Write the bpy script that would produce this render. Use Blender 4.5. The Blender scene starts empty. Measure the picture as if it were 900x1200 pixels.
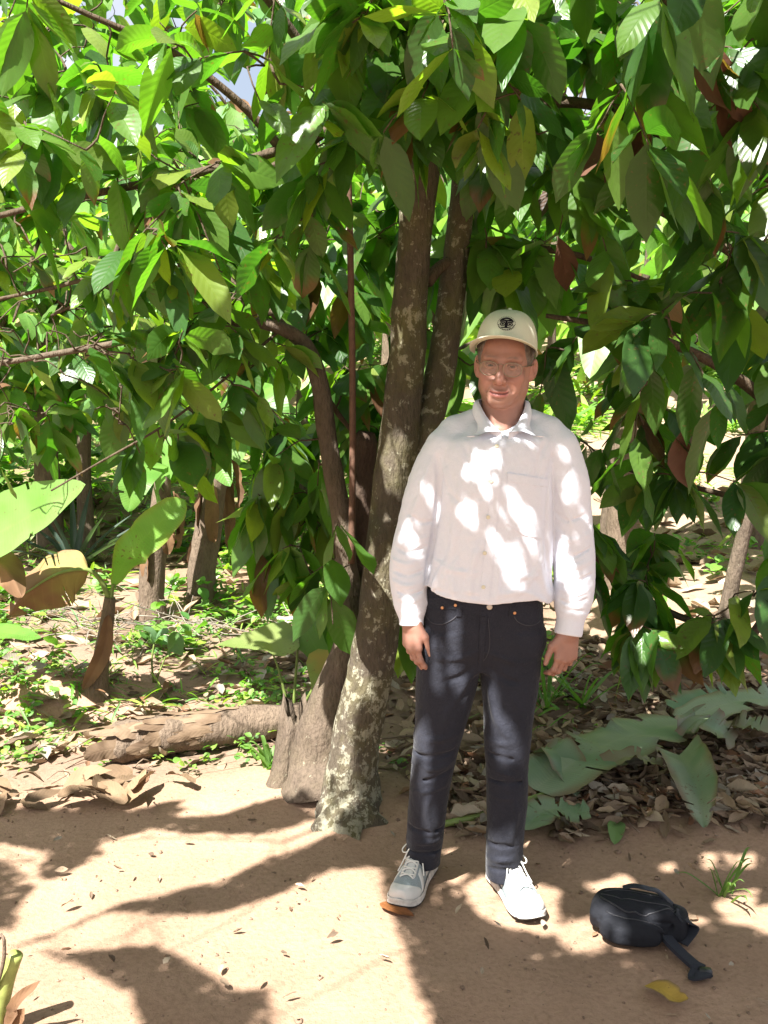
import bpy, math, random
import numpy as np
from mathutils import Vector, Matrix
from mathutils.bvhtree import BVHTree

SC = bpy.context.scene
R = math.radians

# ------------------------------------------------------------------ camera
CAM_H, FPX, PITCH = 1.62, 1167.0, R(8.5)
cam_data = bpy.data.cameras.new("camera")
cam_data.sensor_fit = 'VERTICAL'
cam_data.sensor_height = 36.0
cam_data.sensor_width = 27.0
cam_data.lens = 36.0 * FPX / 1200.0
cam_data.clip_start = 0.05
cam_data.clip_end = 500.0
cam = bpy.data.objects.new("camera", cam_data)
SC.collection.objects.link(cam)
cam.location = (0, 0, CAM_H)
cam.rotation_euler = (R(90) - PITCH, 0, 0)
SC.camera = cam

# ------------------------------------------------------------------ sky and sun
SUN = Vector((-0.33, -0.48, 0.88)).normalized()          # towards the sun
elev = math.asin(SUN.z)
world = bpy.data.worlds.new("World")
SC.world = world
world.use_nodes = True
wn = world.node_tree
bg = wn.nodes["Background"]
sky = wn.nodes.new("ShaderNodeTexSky")
sky.sky_type = 'NISHITA'
sky.sun_disc = False
sky.sun_elevation = elev
sky.sun_rotation = math.atan2(SUN.x, SUN.y)
sky.dust_density = 5.0
sky.air_density = 1.0
# thin bright cloud over the blue
w_tc = wn.nodes.new("ShaderNodeTexCoord")
w_nz = wn.nodes.new("ShaderNodeTexNoise")
w_nz.inputs["Scale"].default_value = 3.2
w_nz.inputs["Detail"].default_value = 6.0
w_nz.inputs["Roughness"].default_value = 0.6
w_rp = wn.nodes.new("ShaderNodeMapRange")
w_rp.inputs[1].default_value = 0.36
w_rp.inputs[2].default_value = 0.60
w_rp.inputs[3].default_value = 0.25
w_rp.inputs[4].default_value = 0.95
w_mx = wn.nodes.new("ShaderNodeMix")
w_mx.data_type = 'RGBA'
w_mx.inputs[7].default_value = (5.2, 5.2, 5.4, 1)
wn.links.new(w_tc.outputs["Generated"], w_nz.inputs["Vector"])
wn.links.new(w_nz.outputs["Fac"], w_rp.inputs[0])
wn.links.new(w_rp.outputs[0], w_mx.inputs[0])
wn.links.new(sky.outputs[0], w_mx.inputs[6])
wn.links.new(w_mx.outputs[2], bg.inputs[0])
bg.inputs[1].default_value = 0.052
sun_data = bpy.data.lights.new("sun", 'SUN')
sun_data.energy = 5.0
sun_data.angle = R(0.53)
sun_data.color = (1.0, 0.97, 0.92)
sun = bpy.data.objects.new("sun", sun_data)
SC.collection.objects.link(sun)
sun.rotation_euler = SUN.to_track_quat('Z', 'Y').to_euler()

SC.view_settings.view_transform = 'Standard'
SC.view_settings.look = 'None'
SC.view_settings.gamma = 1.0
SC.view_settings.use_curve_mapping = False
SC.view_settings.exposure = 2.15
SC.render.engine = 'CYCLES'
SC.cycles.use_denoising = True
SC.cycles.max_bounces = 8
SC.cycles.diffuse_bounces = 4
SC.cycles.transmission_bounces = 6
SC.cycles.transparent_max_bounces = 8
SC.cycles.sample_clamp_indirect = 6.0

rng = np.random.default_rng(7)
random.seed(7)

# ------------------------------------------------------------------ helpers
def ray(px, py):
    a = (px - 450) / FPX
    v = (600 - py) / FPX
    return np.array((a, math.cos(PITCH) + v * math.sin(PITCH), v * math.cos(PITCH) - math.sin(PITCH)))

def P(px, py, Y):
    d = ray(px, py)
    return np.array((0, 0, CAM_H)) + d * (Y / d[1])

def G(px, py, z=0.0):
    d = ray(px, py)
    return np.array((0, 0, CAM_H)) + d * ((z - CAM_H) / d[2])

def to_px(p):
    p = np.asarray(p, float)
    q = p - np.array((0, 0, CAM_H))
    c, s = math.cos(PITCH), math.sin(PITCH)
    dep = q[..., 1] * c - q[..., 2] * s
    v = q[..., 1] * s + q[..., 2] * c
    dep = np.where(np.abs(dep) < 1e-4, 1e-4, dep)
    return 450 + FPX * q[..., 0] / dep, 600 - FPX * v / dep, dep

def vnoise(p, seed=0):
    p = np.asarray(p, np.float32)
    i = np.floor(p).astype(np.int64)
    f = p - i
    f = f * f * (3 - 2 * f)
    out = 0
    for dx in (0, 1):
        for dy in (0, 1):
            for dz in (0, 1):
                h = ((i[..., 0] + dx) * 73856093) ^ ((i[..., 1] + dy) * 19349663) ^ ((i[..., 2] + dz) * 83492791) ^ (seed * 2654435761)
                h = (h ^ (h >> 13)) * 1274126177
                h = (h ^ (h >> 16)) & 0xFFFF
                w = (f[..., 0] if dx else 1 - f[..., 0]) * (f[..., 1] if dy else 1 - f[..., 1]) * (f[..., 2] if dz else 1 - f[..., 2])
                out = out + w * (h / 65535.0)
    return out * 2 - 1

def fbm(p, octv=3, seed=0):
    a, s, t = 1.0, 0, 0
    p = np.asarray(p, np.float32)
    for o in range(octv):
        s = s + a * vnoise(p * (2 ** o), seed + o * 17)
        t += a
        a *= 0.5
    return s / t

def mesh_from(name, V, F, mat=None, parent=None, smooth=True, col=None, uv=None, mats=None, fmat=None):
    """V (n,3), F: array of quads/tris or list of tuples -> one linked object"""
    me = bpy.data.meshes.new(name)
    V = np.asarray(V, np.float32)
    if isinstance(F, np.ndarray):
        nf, k = F.shape
        me.vertices.add(len(V))
        me.vertices.foreach_set("co", V.ravel())
        me.loops.add(nf * k)
        me.loops.foreach_set("vertex_index", F.ravel().astype(np.int32))
        me.polygons.add(nf)
        me.polygons.foreach_set("loop_start", np.arange(0, nf * k, k, dtype=np.int32))
        me.update(calc_edges=True)
        me.validate()
    else:
        me.from_pydata([tuple(v) for v in V], [], F)
        me.update()
    me.polygons.foreach_set("use_smooth", np.full(len(me.polygons), smooth))
    if col is not None:
        a = me.color_attributes.new("Col", 'FLOAT_COLOR', 'POINT')
        c = np.ones((len(V), 4), np.float32)
        c[:, :3] = col
        a.data.foreach_set("color", c.ravel())
    if uv is not None:
        ul = me.uv_layers.new(name="UVMap")
        li = np.zeros(len(me.loops), np.int32)
        me.loops.foreach_get("vertex_index", li)
        ul.data.foreach_set("uv", np.asarray(uv, np.float32)[li].ravel())
    for m in (mats or ([mat] if mat else [])):
        me.materials.append(m)
    if fmat is not None:
        me.polygons.foreach_set("material_index", np.asarray(fmat, np.int32))
    ob = bpy.data.objects.new(name, me)
    SC.collection.objects.link(ob)
    if parent is not None:
        ob.parent = parent
        if parent.parent is None:
            ob.matrix_parent_inverse = Matrix.Translation(-Vector(parent.location))
    return ob

def tag(o, label=None, cat=None, group=None, kind=None):
    if label: o["label"] = label
    if cat: o["category"] = cat
    if group: o["group"] = group
    if kind: o["kind"] = kind
    return o

def thing(name, label, cat, loc=(0, 0, 0), group=None):
    o = bpy.data.objects.new(name, None)
    o.empty_display_size = 0.1
    SC.collection.objects.link(o)
    o.location = tuple(float(v) for v in loc)
    return tag(o, label, cat, group)

def copy_tree(o, parent=None):
    c = o.copy()
    SC.collection.objects.link(c)
    if parent is not None:
        c.parent = parent
    for ch in [k for k in o.children]:
        copy_tree(ch, c)
    return c

def norm(v):
    v = np.asarray(v, float)
    return v / (np.linalg.norm(v, axis=-1, keepdims=True) + 1e-9)

def catmull(pts, n):
    pts = np.asarray(pts, float)
    if len(pts) < 3:
        t = np.linspace(0, 1, n)[:, None]
        return pts[0] * (1 - t) + pts[-1] * t
    q = np.vstack([2 * pts[0] - pts[1], pts, 2 * pts[-1] - pts[-2]])
    m = len(pts) - 1
    out = []
    for t in np.linspace(0, m - 1e-6, n):
        i = int(t); f = t - i
        a, b, c, d = q[i], q[i + 1], q[i + 2], q[i + 3]
        out.append(0.5 * (2 * b + (c - a) * f + (2 * a - 5 * b + 4 * c - d) * f * f + (3 * b - a - 3 * c + d) * f ** 3))
    return np.array(out)

class MB:
    """collects quads into one mesh"""
    def __init__(s):
        s.V, s.F, s.C, s.n = [], [], [], 0
    def add(s, V, F, col=None):
        V = np.asarray(V, float)
        s.V.append(V)
        s.F += [tuple(int(i) + s.n for i in f) for f in F]
        s.C.append(np.tile(np.asarray(col if col is not None else (1, 1, 1), float), (len(V), 1)) if np.ndim(col) < 2 else np.asarray(col))
        s.n += len(V)
    def tube(s, pts, rad, sides=8, smooth=True, n=None, rough=0.0, seed=0, cap=True, col=None, flat=None):
        pts = np.asarray(pts, float)
        rad = np.broadcast_to(np.asarray(rad, float), (len(pts),)).copy()
        if n:
            t0 = np.linspace(0, 1, len(pts)); t1 = np.linspace(0, 1, n)
            pts = catmull(pts, n); rad = np.interp(t1, t0, rad)
        T = norm(np.gradient(pts, axis=0))
        u = np.cross(T[0], (0.13, 0.31, 0.94)); u /= np.linalg.norm(u)
        ang = np.linspace(0, 2 * math.pi, sides, endpoint=False)
        V = []
        for i in range(len(pts)):
            u = u - T[i] * np.dot(u, T[i]); u /= np.linalg.norm(u)
            w = np.cross(T[i], u)
            ring = np.cos(ang)[:, None] * u + np.sin(ang)[:, None] * w
            V.append(pts[i] + ring * rad[i])
        V = np.array(V)
        if rough:
            nz = fbm(V.reshape(-1, 3) * 9 + seed, 3, seed).reshape(V.shape[:2])
            nz2 = fbm(V.reshape(-1, 3) * 34 + seed, 2, seed + 5).reshape(V.shape[:2])
            d = norm(V - pts[:, None])
            V = V + d * ((nz * rough + nz2 * rough * 0.35) * rad[:, None])[..., None]
        F = []
        for i in range(len(pts) - 1):
            for j in range(sides):
                k = (j + 1) % sides
                F.append((i * sides + j, i * sides + k, (i + 1) * sides + k, (i + 1) * sides + j))
        VV = V.reshape(-1, 3)
        if cap:
            m = len(VV)
            VV = np.vstack([VV, pts[0], pts[-1]])
            for j in range(sides):
                k = (j + 1) % sides
                F.append((m, k, j))
                b = (len(pts) - 1) * sides
                F.append((m + 1, b + j, b + k))
        s.add(VV, F, col)
    def grid(s, V, col=None, close=False):
        V = np.asarray(V, float)
        a, b = V.shape[:2]
        F = []
        for i in range(a - 1):
            for j in range(b if close else b - 1):
                k = (j + 1) % b
                F.append((i * b + j, i * b + k, (i + 1) * b + k, (i + 1) * b + j))
        s.add(V.reshape(-1, 3), F, col)
    def build(s, name, mat, parent=None, smooth=True, usecol=False):
        return mesh_from(name, np.vstack(s.V), s.F, mat, parent, smooth, col=np.vstack(s.C) if usecol else None)

# ------------------------------------------------------------------ materials
def new_mat(name):
    m = bpy.data.materials.new(name)
    m.use_nodes = True
    nt = m.node_tree
    return m, nt, nt.nodes["Principled BSDF"]

def N(nt, typ, **kw):
    n = nt.nodes.new(typ)
    for k, v in kw.items():
        if k.startswith("i_"):
            key = k[2:]
            n.inputs[int(key) if key.isdigit() else key].default_value = v
        else:
            setattr(n, k, v)
    return n

def mathn(nt, op, a, b=None, c=None, clamp=False):
    n = nt.nodes.new("ShaderNodeMath")
    n.operation = op
    n.use_clamp = clamp
    for i, x in enumerate((a, b, c)):
        if x is None: continue
        if isinstance(x, (int, float)): n.inputs[i].default_value = x
        else: nt.links.new(x, n.inputs[i])
    return n.outputs[0]

def mixc(nt, fac, a, b, blend='MIX'):
    n = nt.nodes.new("ShaderNodeMix")
    n.data_type = 'RGBA'
    n.blend_type = blend
    for s, x in ((0, fac), (6, a), (7, b)):
        if isinstance(x, (int, float)): n.inputs[s].default_value = x
        elif isinstance(x, (tuple, list)): n.inputs[s].default_value = (*x[:3], 1)
        else: nt.links.new(x, n.inputs[s])
    return n.outputs[2]

def ramp(nt, fac, stops):
    n = nt.nodes.new("ShaderNodeValToRGB")
    els = n.color_ramp.elements
    while len(els) < len(stops): els.new(0.5)
    for e, (p, c) in zip(els, stops):
        e.position = p
        e.color = (*c, 1) if len(c) == 3 else c
    nt.links.new(fac, n.inputs[0])
    return n.outputs[0]

def noise(nt, scale, detail=3, rough=0.55, vec=None, dist=0.0):
    n = N(nt, "ShaderNodeTexNoise")
    n.inputs["Scale"].default_value = scale
    n.inputs["Detail"].default_value = detail
    n.inputs["Roughness"].default_value = rough
    n.inputs["Distortion"].default_value = dist
    if vec is None:
        g = N(nt, "ShaderNodeNewGeometry")
        vec = g.outputs["Position"]
    nt.links.new(vec, n.inputs["Vector"])
    return n.outputs["Fac"]

def bump(nt, bsdf, h, dist=0.01, strength=1.0):
    b = N(nt, "ShaderNodeBump")
    b.inputs["Distance"].default_value = dist
    b.inputs["Strength"].default_value = strength
    nt.links.new(h, b.inputs["Height"])
    nt.links.new(b.outputs[0], bsdf.inputs["Normal"])
    return b

def objcoord(nt):
    return N(nt, "ShaderNodeTexCoord").outputs["Object"]

def plain(name, c, rough=0.6, spec=0.4, nscale=None, namp=0.15, bd=0.0, metal=0.0):
    m, nt, b = new_mat(name)
    b.inputs["Base Color"].default_value = (*c, 1)
    b.inputs["Roughness"].default_value = rough
    b.inputs["Specular IOR Level"].default_value = spec
    b.inputs["Metallic"].default_value = metal
    if nscale:
        f = noise(nt, nscale, 4, vec=objcoord(nt))
        k = ramp(nt, f, [(0.25, tuple(x * (1 - namp) for x in c)), (0.75, tuple(min(1, x * (1 + namp)) for x in c))])
        nt.links.new(k, b.inputs["Base Color"])
        if bd: bump(nt, b, f, bd)
    return m

def leaf_mat(name, rough=0.38, trans=0.34, tcol=(1.65, 2.15, 0.42), spec=0.5, veins=11.0, vein_amt=0.35, hole=False):
    m, nt, b = new_mat(name)
    at = N(nt, "ShaderNodeVertexColor", layer_name="Col")
    uv = N(nt, "ShaderNodeUVMap")
    sp = N(nt, "ShaderNodeSeparateXYZ")
    nt.links.new(uv.outputs[0], sp.inputs[0])
    c = mathn(nt, 'ABSOLUTE', mathn(nt, 'MULTIPLY_ADD', sp.outputs[0], 2.0, -1.0))
    ph = mathn(nt, 'SUBTRACT', mathn(nt, 'MULTIPLY', sp.outputs[1], veins), mathn(nt, 'MULTIPLY', c, 1.7))
    fr = mathn(nt, 'PINGPONG', ph, 0.5)                               # 0 at a vein
    vein = mathn(nt, 'SUBTRACT', 1.0, mathn(nt, 'MULTIPLY', fr, 9.0), clamp=True)
    mid = mathn(nt, 'SUBTRACT', 1.0, mathn(nt, 'MULTIPLY', c, 12.0), clamp=True)
    vm = mathn(nt, 'MAXIMUM', vein, mid)
    nz = noise(nt, 14, 3)
    col = mixc(nt, mathn(nt, 'MULTIPLY', mathn(nt, 'SUBTRACT', nz, 0.3, clamp=True), 0.5), at.outputs[0], (0.9, 0.85, 0.55), 'MULTIPLY')
    sp1 = noise(nt, 75, 2, 0.5); sp2 = noise(nt, 6, 2, 0.5)
    spot = mathn(nt, 'MULTIPLY', mathn(nt, 'SUBTRACT', mathn(nt, 'ADD', sp1, mathn(nt, 'MULTIPLY', sp2, 0.5)), 0.93, clamp=True), 14.0, clamp=True)
    col = mixc(nt, mathn(nt, 'MULTIPLY', spot, 0.75), col, (0.13, 0.085, 0.04))
    light = mixc(nt, 1.0, col, (1.4, 1.32, 1.3), 'MULTIPLY')
    col = mixc(nt, mathn(nt, 'MULTIPLY', vm, vein_amt), col, light)
    nt.links.new(col, b.inputs["Base Color"])
    b.inputs["Roughness"].default_value = rough
    b.inputs["Specular IOR Level"].default_value = spec
    h = mathn(nt, 'SUBTRACT', mathn(nt, 'MULTIPLY', fr, 1.2), mathn(nt, 'MULTIPLY', mid, 0.6))
    bp = bump(nt, b, h, 0.004, 0.2)
    tr = N(nt, "ShaderNodeBsdfTranslucent")
    tc = mixc(nt, 1.0, col, tcol, 'MULTIPLY')
    nt.links.new(tc, tr.inputs[0])
    nt.links.new(bp.outputs[0], tr.inputs["Normal"])
    mx = N(nt, "ShaderNodeMixShader")
    mx.inputs[0].default_value = trans
    nt.links.new(b.outputs[0], mx.inputs[1])
    nt.links.new(tr.outputs[0], mx.inputs[2])
    out = nt.nodes["Material Output"]
    nt.links.new(mx.outputs[0], out.inputs[0])
    return m
# ================================================================== terrain
def smooth(e0, e1, x):
    t = np.clip((x - e0) / (e1 - e0), 0, 1)
    return t * t * (3 - 2 * t)

def hgt(x, y):
    x = np.asarray(x, float); y = np.asarray(y, float)
    p = np.stack([x, y, np.zeros_like(x)], -1)
    z = 0.05 * np.clip(y - 4.3, 0, 4) + 0.11 * np.clip(y - 7.5, 0, 20) + 0.20 * np.clip(y - 14, 0, 14)
    rough_ = smooth(3.3, 4.4, y)
    z = z + rough_ * (0.035 * fbm(p * 2.3, 3, 41)) + (0.010 + 0.02 * rough_) * fbm(p * 1.1, 2, 42) + 0.007 * fbm(p * 5, 2, 43)
    z = z + 0.17 * np.exp(-(((x + 1.60) / 0.36) ** 2 + ((y - 4.55) / 0.24) ** 2))      # a heap of red earth
    z = z + 0.075 * np.exp(-(((x + 0.20) / 0.34) ** 2 + ((y - 3.58) / 0.26) ** 2))     # soil mounded round the trunk
    z = z + 0.05 * smooth(3.15, 3.6, y + 0.25 * (x > 0.3)) * smooth(0.2, 0.8, x)       # the leafy bank on the right
    return z

def GT(px, py):
    d = ray(px, py); o = np.array((0, 0, CAM_H))
    t = 1.5
    while t < 80:
        p = o + d * t
        if p[2] < float(hgt(p[0], p[1])):
            lo, hi = t - 0.06, t
            for _ in range(20):
                m = 0.5 * (lo + hi); p = o + d * m
                if p[2] < float(hgt(p[0], p[1])): hi = m
                else: lo = m
            return o + d * hi
        t += 0.06
    return o + d * 40

def litter_w(x, y):
    """0 on the trodden path .. 1 under the trees"""
    p = np.stack([x, y, np.zeros_like(x)], -1)
    edge = np.interp(x, [-2.5, -1.2, -0.5, 0.1, 0.25, 0.6, 1.4, 2.5], [3.62, 3.62, 3.72, 3.55, 3.30, 3.22, 3.14, 3.05])
    return smooth(-0.10, 0.22, y - edge + 0.16 * fbm(p * 3.2, 3, 51))

xs = np.concatenate([-np.geomspace(60, 2.6, 40), np.linspace(-2.55, 2.55, 205), np.geomspace(2.6, 60, 40)])
ys = np.concatenate([-np.geomspace(30, 1.0, 14), np.linspace(-0.8, 1.9, 14), np.linspace(2.0, 7.0, 201), np.geomspace(7.05, 95, 70)])
XX, YY = np.meshgrid(xs, ys, indexing='ij')
ZZ = hgt(XX, YY)
Vg = np.stack([XX, YY, ZZ], -1).reshape(-1, 3)
nx_, ny_ = len(xs), len(ys)
ii = (np.arange(nx_ - 1)[:, None] * ny_ + np.arange(ny_ - 1)[None]).ravel()
Fg = np.stack([ii, ii + ny_, ii + ny_ + 1, ii + 1], 1)
lw = litter_w(Vg[:, 0], Vg[:, 1])
far = smooth(6.0, 9.0, Vg[:, 1])
c_path = np.array((0.305, 0.210, 0.145)); c_hum = np.array((0.215, 0.155, 0.113)); c_red = np.array((0.34, 0.215, 0.155)); c_far = np.array((0.20, 0.17, 0.075))
gc = c_path * (1 - lw[:, None]) + c_hum * lw[:, None]
rd = np.exp(-(((Vg[:, 0] + 1.55) / 0.6) ** 2 + ((Vg[:, 1] - 4.5) / 0.45) ** 2)) + 0.6 * smooth(0.1, 0.5, fbm(Vg * np.array((0.9, 0.9, 0)), 2, 61)) * lw
rd = np.clip(rd, 0, 1)[:, None]
gc = gc * (1 - rd) + c_red * rd
rt = (smooth(0.8, 1.6, Vg[:, 0]) * smooth(4.6, 6.0, Vg[:, 1]))[:, None]      # dry bare earth on the right
gc = gc * (1 - 0.7 * rt) + np.array((0.36, 0.27, 0.19)) * 0.7 * rt
gc = gc * (1 - 0.6 * far[:, None] * (1 - rt)) + c_far * 0.6 * far[:, None] * (1 - rt)
gc = gc * (1 + 0.14 * fbm(Vg * 3.0, 3, 62)[:, None] + 0.10 * fbm(Vg * 0.9, 2, 63)[:, None])
m_ground, nt, b = new_mat("earth")
at = N(nt, "ShaderNodeVertexColor", layer_name="Col")
n1 = noise(nt, 5, 5, 0.6); n2 = noise(nt, 60, 4, 0.6); n3 = noise(nt, 260, 2)
c1 = mixc(nt, mathn(nt, 'MULTIPLY', n1, 0.8), at.outputs[0], (0.78, 0.70, 0.66), 'MULTIPLY')
c1 = mixc(nt, mathn(nt, 'MULTIPLY', mathn(nt, 'SUBTRACT', n2, 0.42, clamp=True), 1.5), c1, (0.55, 0.5, 0.46), 'MULTIPLY')
vo = N(nt, "ShaderNodeTexVoronoi"); vo.inputs["Scale"].default_value = 34
gp = N(nt, "ShaderNodeNewGeometry"); nt.links.new(gp.outputs["Position"], vo.inputs["Vector"])
speck = mathn(nt, 'LESS_THAN', vo.outputs[0], 0.075)
c1 = mixc(nt, mathn(nt, 'MULTIPLY', speck, 0.65), c1, (0.09, 0.06, 0.045))
nt.links.new(c1, b.inputs["Base Color"])
b.inputs["Roughness"].default_value = 0.95
b.inputs["Specular IOR Level"].default_value = 0.15
hh_ = mathn(nt, 'ADD', mathn(nt, 'MULTIPLY', n2, 1.0), mathn(nt, 'ADD', mathn(nt, 'MULTIPLY', n3, 0.35), mathn(nt, 'MULTIPLY', n1, 1.5)))
bump(nt, b, hh_, 0.009, 0.6)
tag(mesh_from("ground", Vg, Fg, m_ground, None, col=gc), kind="structure")
# ================================================================== leaf builder
S_ROW = np.array([0, .05, .12, .24, .38, .54, .70, .83, .92, 1.0])
P_COCOA = np.array([.020, .022, .26, .72, .95, 1.0, .93, .66, .30, .01])
P_OVAL = np.array([.03, .03, .34, .74, .96, 1.0, .90, .68, .42, .03])
C_COL = np.linspace(-1, 1, 5)

def leaf_verts(B, D, Nn, Ln, W, droop, fold, wav, prof=P_COCOA, curl=None, rows=S_ROW):
    n = len(B)
    D = norm(D); Nn = norm(Nn - D * (D * Nn).sum(1, keepdims=True))
    s = rows[None, :, None]
    dn = np.array((0, 0, -1.0))
    dr = np.broadcast_to(np.asarray(droop, float), (n,))[:, None, None]
    C = D[:, None, :] * s + dr * dn * s * s * 0.5
    T = norm(D[:, None, :] + dr * dn * s)
    C = C / (1 + 0.22 * np.abs(dr))
    C = B[:, None, :] + C * Ln[:, None, None]
    side = norm(np.cross(T, Nn[:, None, :]))
    up = np.cross(side, T)
    w = (W[:, None] * prof[None])[:, :, None, None]
    c = C_COL[None, None, :, None]
    fo = np.broadcast_to(np.asarray(fold, float), (n,))[:, None, None, None]
    ph = rng.uniform(0, 6.28, n)[:, None, None, None]
    fq = rng.uniform(9, 16, n)[:, None, None, None]
    wv = np.broadcast_to(np.asarray(wav, float), (n,))[:, None, None, None]
    srow = rows[None, :, None, None]
    zoff = w * (np.abs(c) * fo + wv * np.sin(fq * srow + ph + c * 1.3) * np.abs(c))
    if curl is not None:
        cu = curl[:, None, None, None]
        zoff = zoff + Ln[:, None, None, None] * cu * (srow - 0.4) ** 2 + w * cu * c * c * 2.0
    tw = rng.uniform(-0.9, 0.9, n)[:, None, None, None] * srow
    V = C[:, :, None, :] + (side[:, :, None, :] * np.cos(tw) + up[:, :, None, :] * np.sin(tw)) * w * c + up[:, :, None, :] * zoff
    return V                                                           # n, rows, cols, 3

def leaf_object(name, V, col, mat, parent=None, tipbrown=0.15, rows=S_ROW):
    n, r, c = V.shape[:3]
    base = (np.arange(n) * r * c)[:, None, None]
    i = np.arange(r - 1)[None, :, None]; j = np.arange(c - 1)[None, None, :]
    a = base + i * c + j
    F = np.stack([a, a + 1, a + c + 1, a + c], -1).reshape(-1, 4)
    uv = np.zeros((n, r, c, 2)); uv[..., 0] = (C_COL * .5 + .5)[None, None, :]; uv[..., 1] = rows[None, :, None]
    cc = np.repeat(col[:, None, None, :], r, 1).repeat(c, 2)
    hasb = (rng.random(n) < tipbrown)[:, None, None, None]
    lim = rng.uniform(0.62, 0.95, n)[:, None, None, None]
    k = hasb * smooth(0, 0.08, rows[None, :, None, None] - lim + 0.12 * np.abs(C_COL)[None, None, :, None])
    cc = cc * (1 - k) + np.array((0.17, 0.085, 0.045)) * k
    cc = cc * (1 + 0.10 * rng.uniform(-1, 1, (n, r, c, 1)))
    return mesh_from(name, V.reshape(-1, 3), F, mat, parent, True, col=cc.reshape(-1, 3), uv=uv.reshape(-1, 2))

def leaf_cols(n, yellow=0.12, brown=0.03, dark=0.5, gain=1.0):
    g1 = np.array((0.042, 0.112, 0.026)); g2 = np.array((0.105, 0.200, 0.034)); y = np.array((0.19, 0.25, 0.040)); br = np.array((0.150, 0.078, 0.044))
    t = (rng.random(n) ** (0.6 + dark))[:, None]
    c = g1 * (1 - t) + g2 * t
    u = rng.random(n)
    k = (u < yellow)[:, None]; f = rng.uniform(0.3, 1.0, n)[:, None]
    c = np.where(k, c * (1 - f) + y * f, c)
    c = np.where((u > 1 - brown * .5)[:, None], br * rng.uniform(0.6, 1.2, n)[:, None], c)
    return c * gain * rng.uniform(0.82, 1.18, n)[:, None]

M_LEAF = leaf_mat("cocoa_leaf", 0.33, 0.5, vein_amt=.10)
M_LEAF_FAR = leaf_mat("far_leaf", 0.5, 0.38, veins=8)
M_DRY = leaf_mat("dry_leaf", 0.8, 0.12, (1.2, 1.0, 0.8), 0.2, 10.0, 0.25)
M_BANANA = leaf_mat("banana_leaf", 0.42, 0.42, (1.45, 1.7, 0.6), 0.4, 46.0, 0.22)

def bark(name, c0, c1, lichen=0.0, green=0.0):
    m, nt, b = new_mat(name)
    g = N(nt, "ShaderNodeNewGeometry")
    mp = N(nt, "ShaderNodeMapping"); mp.inputs["Scale"].default_value = (1, 1, 0.35)
    nt.links.new(g.outputs["Position"], mp.inputs[0])
    n1 = noise(nt, 26, 6, 0.62, vec=mp.outputs[0]); n2 = noise(nt, 90, 4, 0.6, vec=mp.outputs[0]); n4 = noise(nt, 7, 4, 0.6)
    col = mixc(nt, n1, c0, c1)
    col = mixc(nt, mathn(nt, 'MULTIPLY', mathn(nt, 'SUBTRACT', n2, 0.45, clamp=True), 1.5), col, tuple(x * 0.4 for x in c0))
    if green:
        col = mixc(nt, mathn(nt, 'MULTIPLY', mathn(nt, 'SUBTRACT', n4, 0.42, clamp=True), green * 4, clamp=True), col, (0.115, 0.110, 0.035))
    if lichen:
        n3 = noise(nt, 26, 5, 0.7, dist=0.3)
        sepz = N(nt, "ShaderNodeSeparateXYZ"); nt.links.new(g.outputs["Position"], sepz.inputs[0])
        low = mathn(nt, 'SUBTRACT', 1.0, mathn(nt, 'MULTIPLY', sepz.outputs[2], 0.9), clamp=True)
        lk = mathn(nt, 'MULTIPLY', mathn(nt, 'SUBTRACT', mathn(nt, 'ADD', mathn(nt, 'ADD', n3, mathn(nt, 'MULTIPLY', n4, 0.40)), mathn(nt, 'MULTIPLY', n2, 0.22)), mathn(nt, 'SUBTRACT', 1.09 - lichen, mathn(nt, 'MULTIPLY', low, 0.09))), 16.0, clamp=True)
        col = mixc(nt, mathn(nt, 'MULTIPLY', lk, 0.85), col, mixc(nt, n4, (0.30, 0.29, 0.25), (0.25, 0.23, 0.13)))
    nt.links.new(col, b.inputs["Base Color"])
    b.inputs["Roughness"].default_value = 0.9
    b.inputs["Specular IOR Level"].default_value = 0.2
    bump(nt, b, mathn(nt, 'ADD', n1, mathn(nt, 'MULTIPLY', n2, 0.5)), 0.020, 1.0)
    return m
M_BARK_L = bark("lichened_bark", (0.050, 0.039, 0.028), (0.130, 0.108, 0.078), 0.205, 0.5)
M_BARK = bark("brown_bark", (0.062, 0.047, 0.034), (0.165, 0.125, 0.092), 0.05, 0.1)
M_BARK_D = bark("dark_bark", (0.050, 0.034, 0.025), (0.10, 0.068, 0.048))
M_TWIG = bark("twig_bark", (0.055, 0.040, 0.028), (0.13, 0.095, 0.06))

# ================================================================== where the sun gets through
CELL = 0.00625
MX0, MY0, MNX, MNY = -2.3, 1.8, 800, 680
gx = MX0 + (np.arange(MNX) + 0.5) * CELL
gy = MY0 + (np.arange(MNY) + 0.5) * CELL
GX, GY = np.meshgrid(gx, gy, indexing='ij')
def sproj(p):
    p = np.asarray(p, float)
    return np.stack([p[..., 0] - p[..., 2] * SUN.x / SUN.z, p[..., 1] - p[..., 2] * SUN.y / SUN.z], -1)
def inpoly(px, py, poly):
    r = np.zeros(np.shape(px), bool)
    n = len(poly)
    for i in range(n):
        x0, y0 = poly[i]; x1, y1 = poly[(i + 1) % n]
        c = ((y0 > py) != (y1 > py)) & (px < (x1 - x0) * (py - y0) / (y1 - y0 + 1e-9) + x0)
        r ^= c
    return r
gpx, gpy, _ = to_px(np.stack([GX, GY, np.zeros_like(GX)], -1))
lit = inpoly(gpx, gpy, [(-80, 975), (60, 968), (130, 985), (185, 972), (240, 938), (340, 905), (395, 930), (402, 965), (440, 1012), (452, 1065), (468, 1105), (482, 1155), (503, 1203), (520, 1330), (-80, 1330)])
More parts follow.
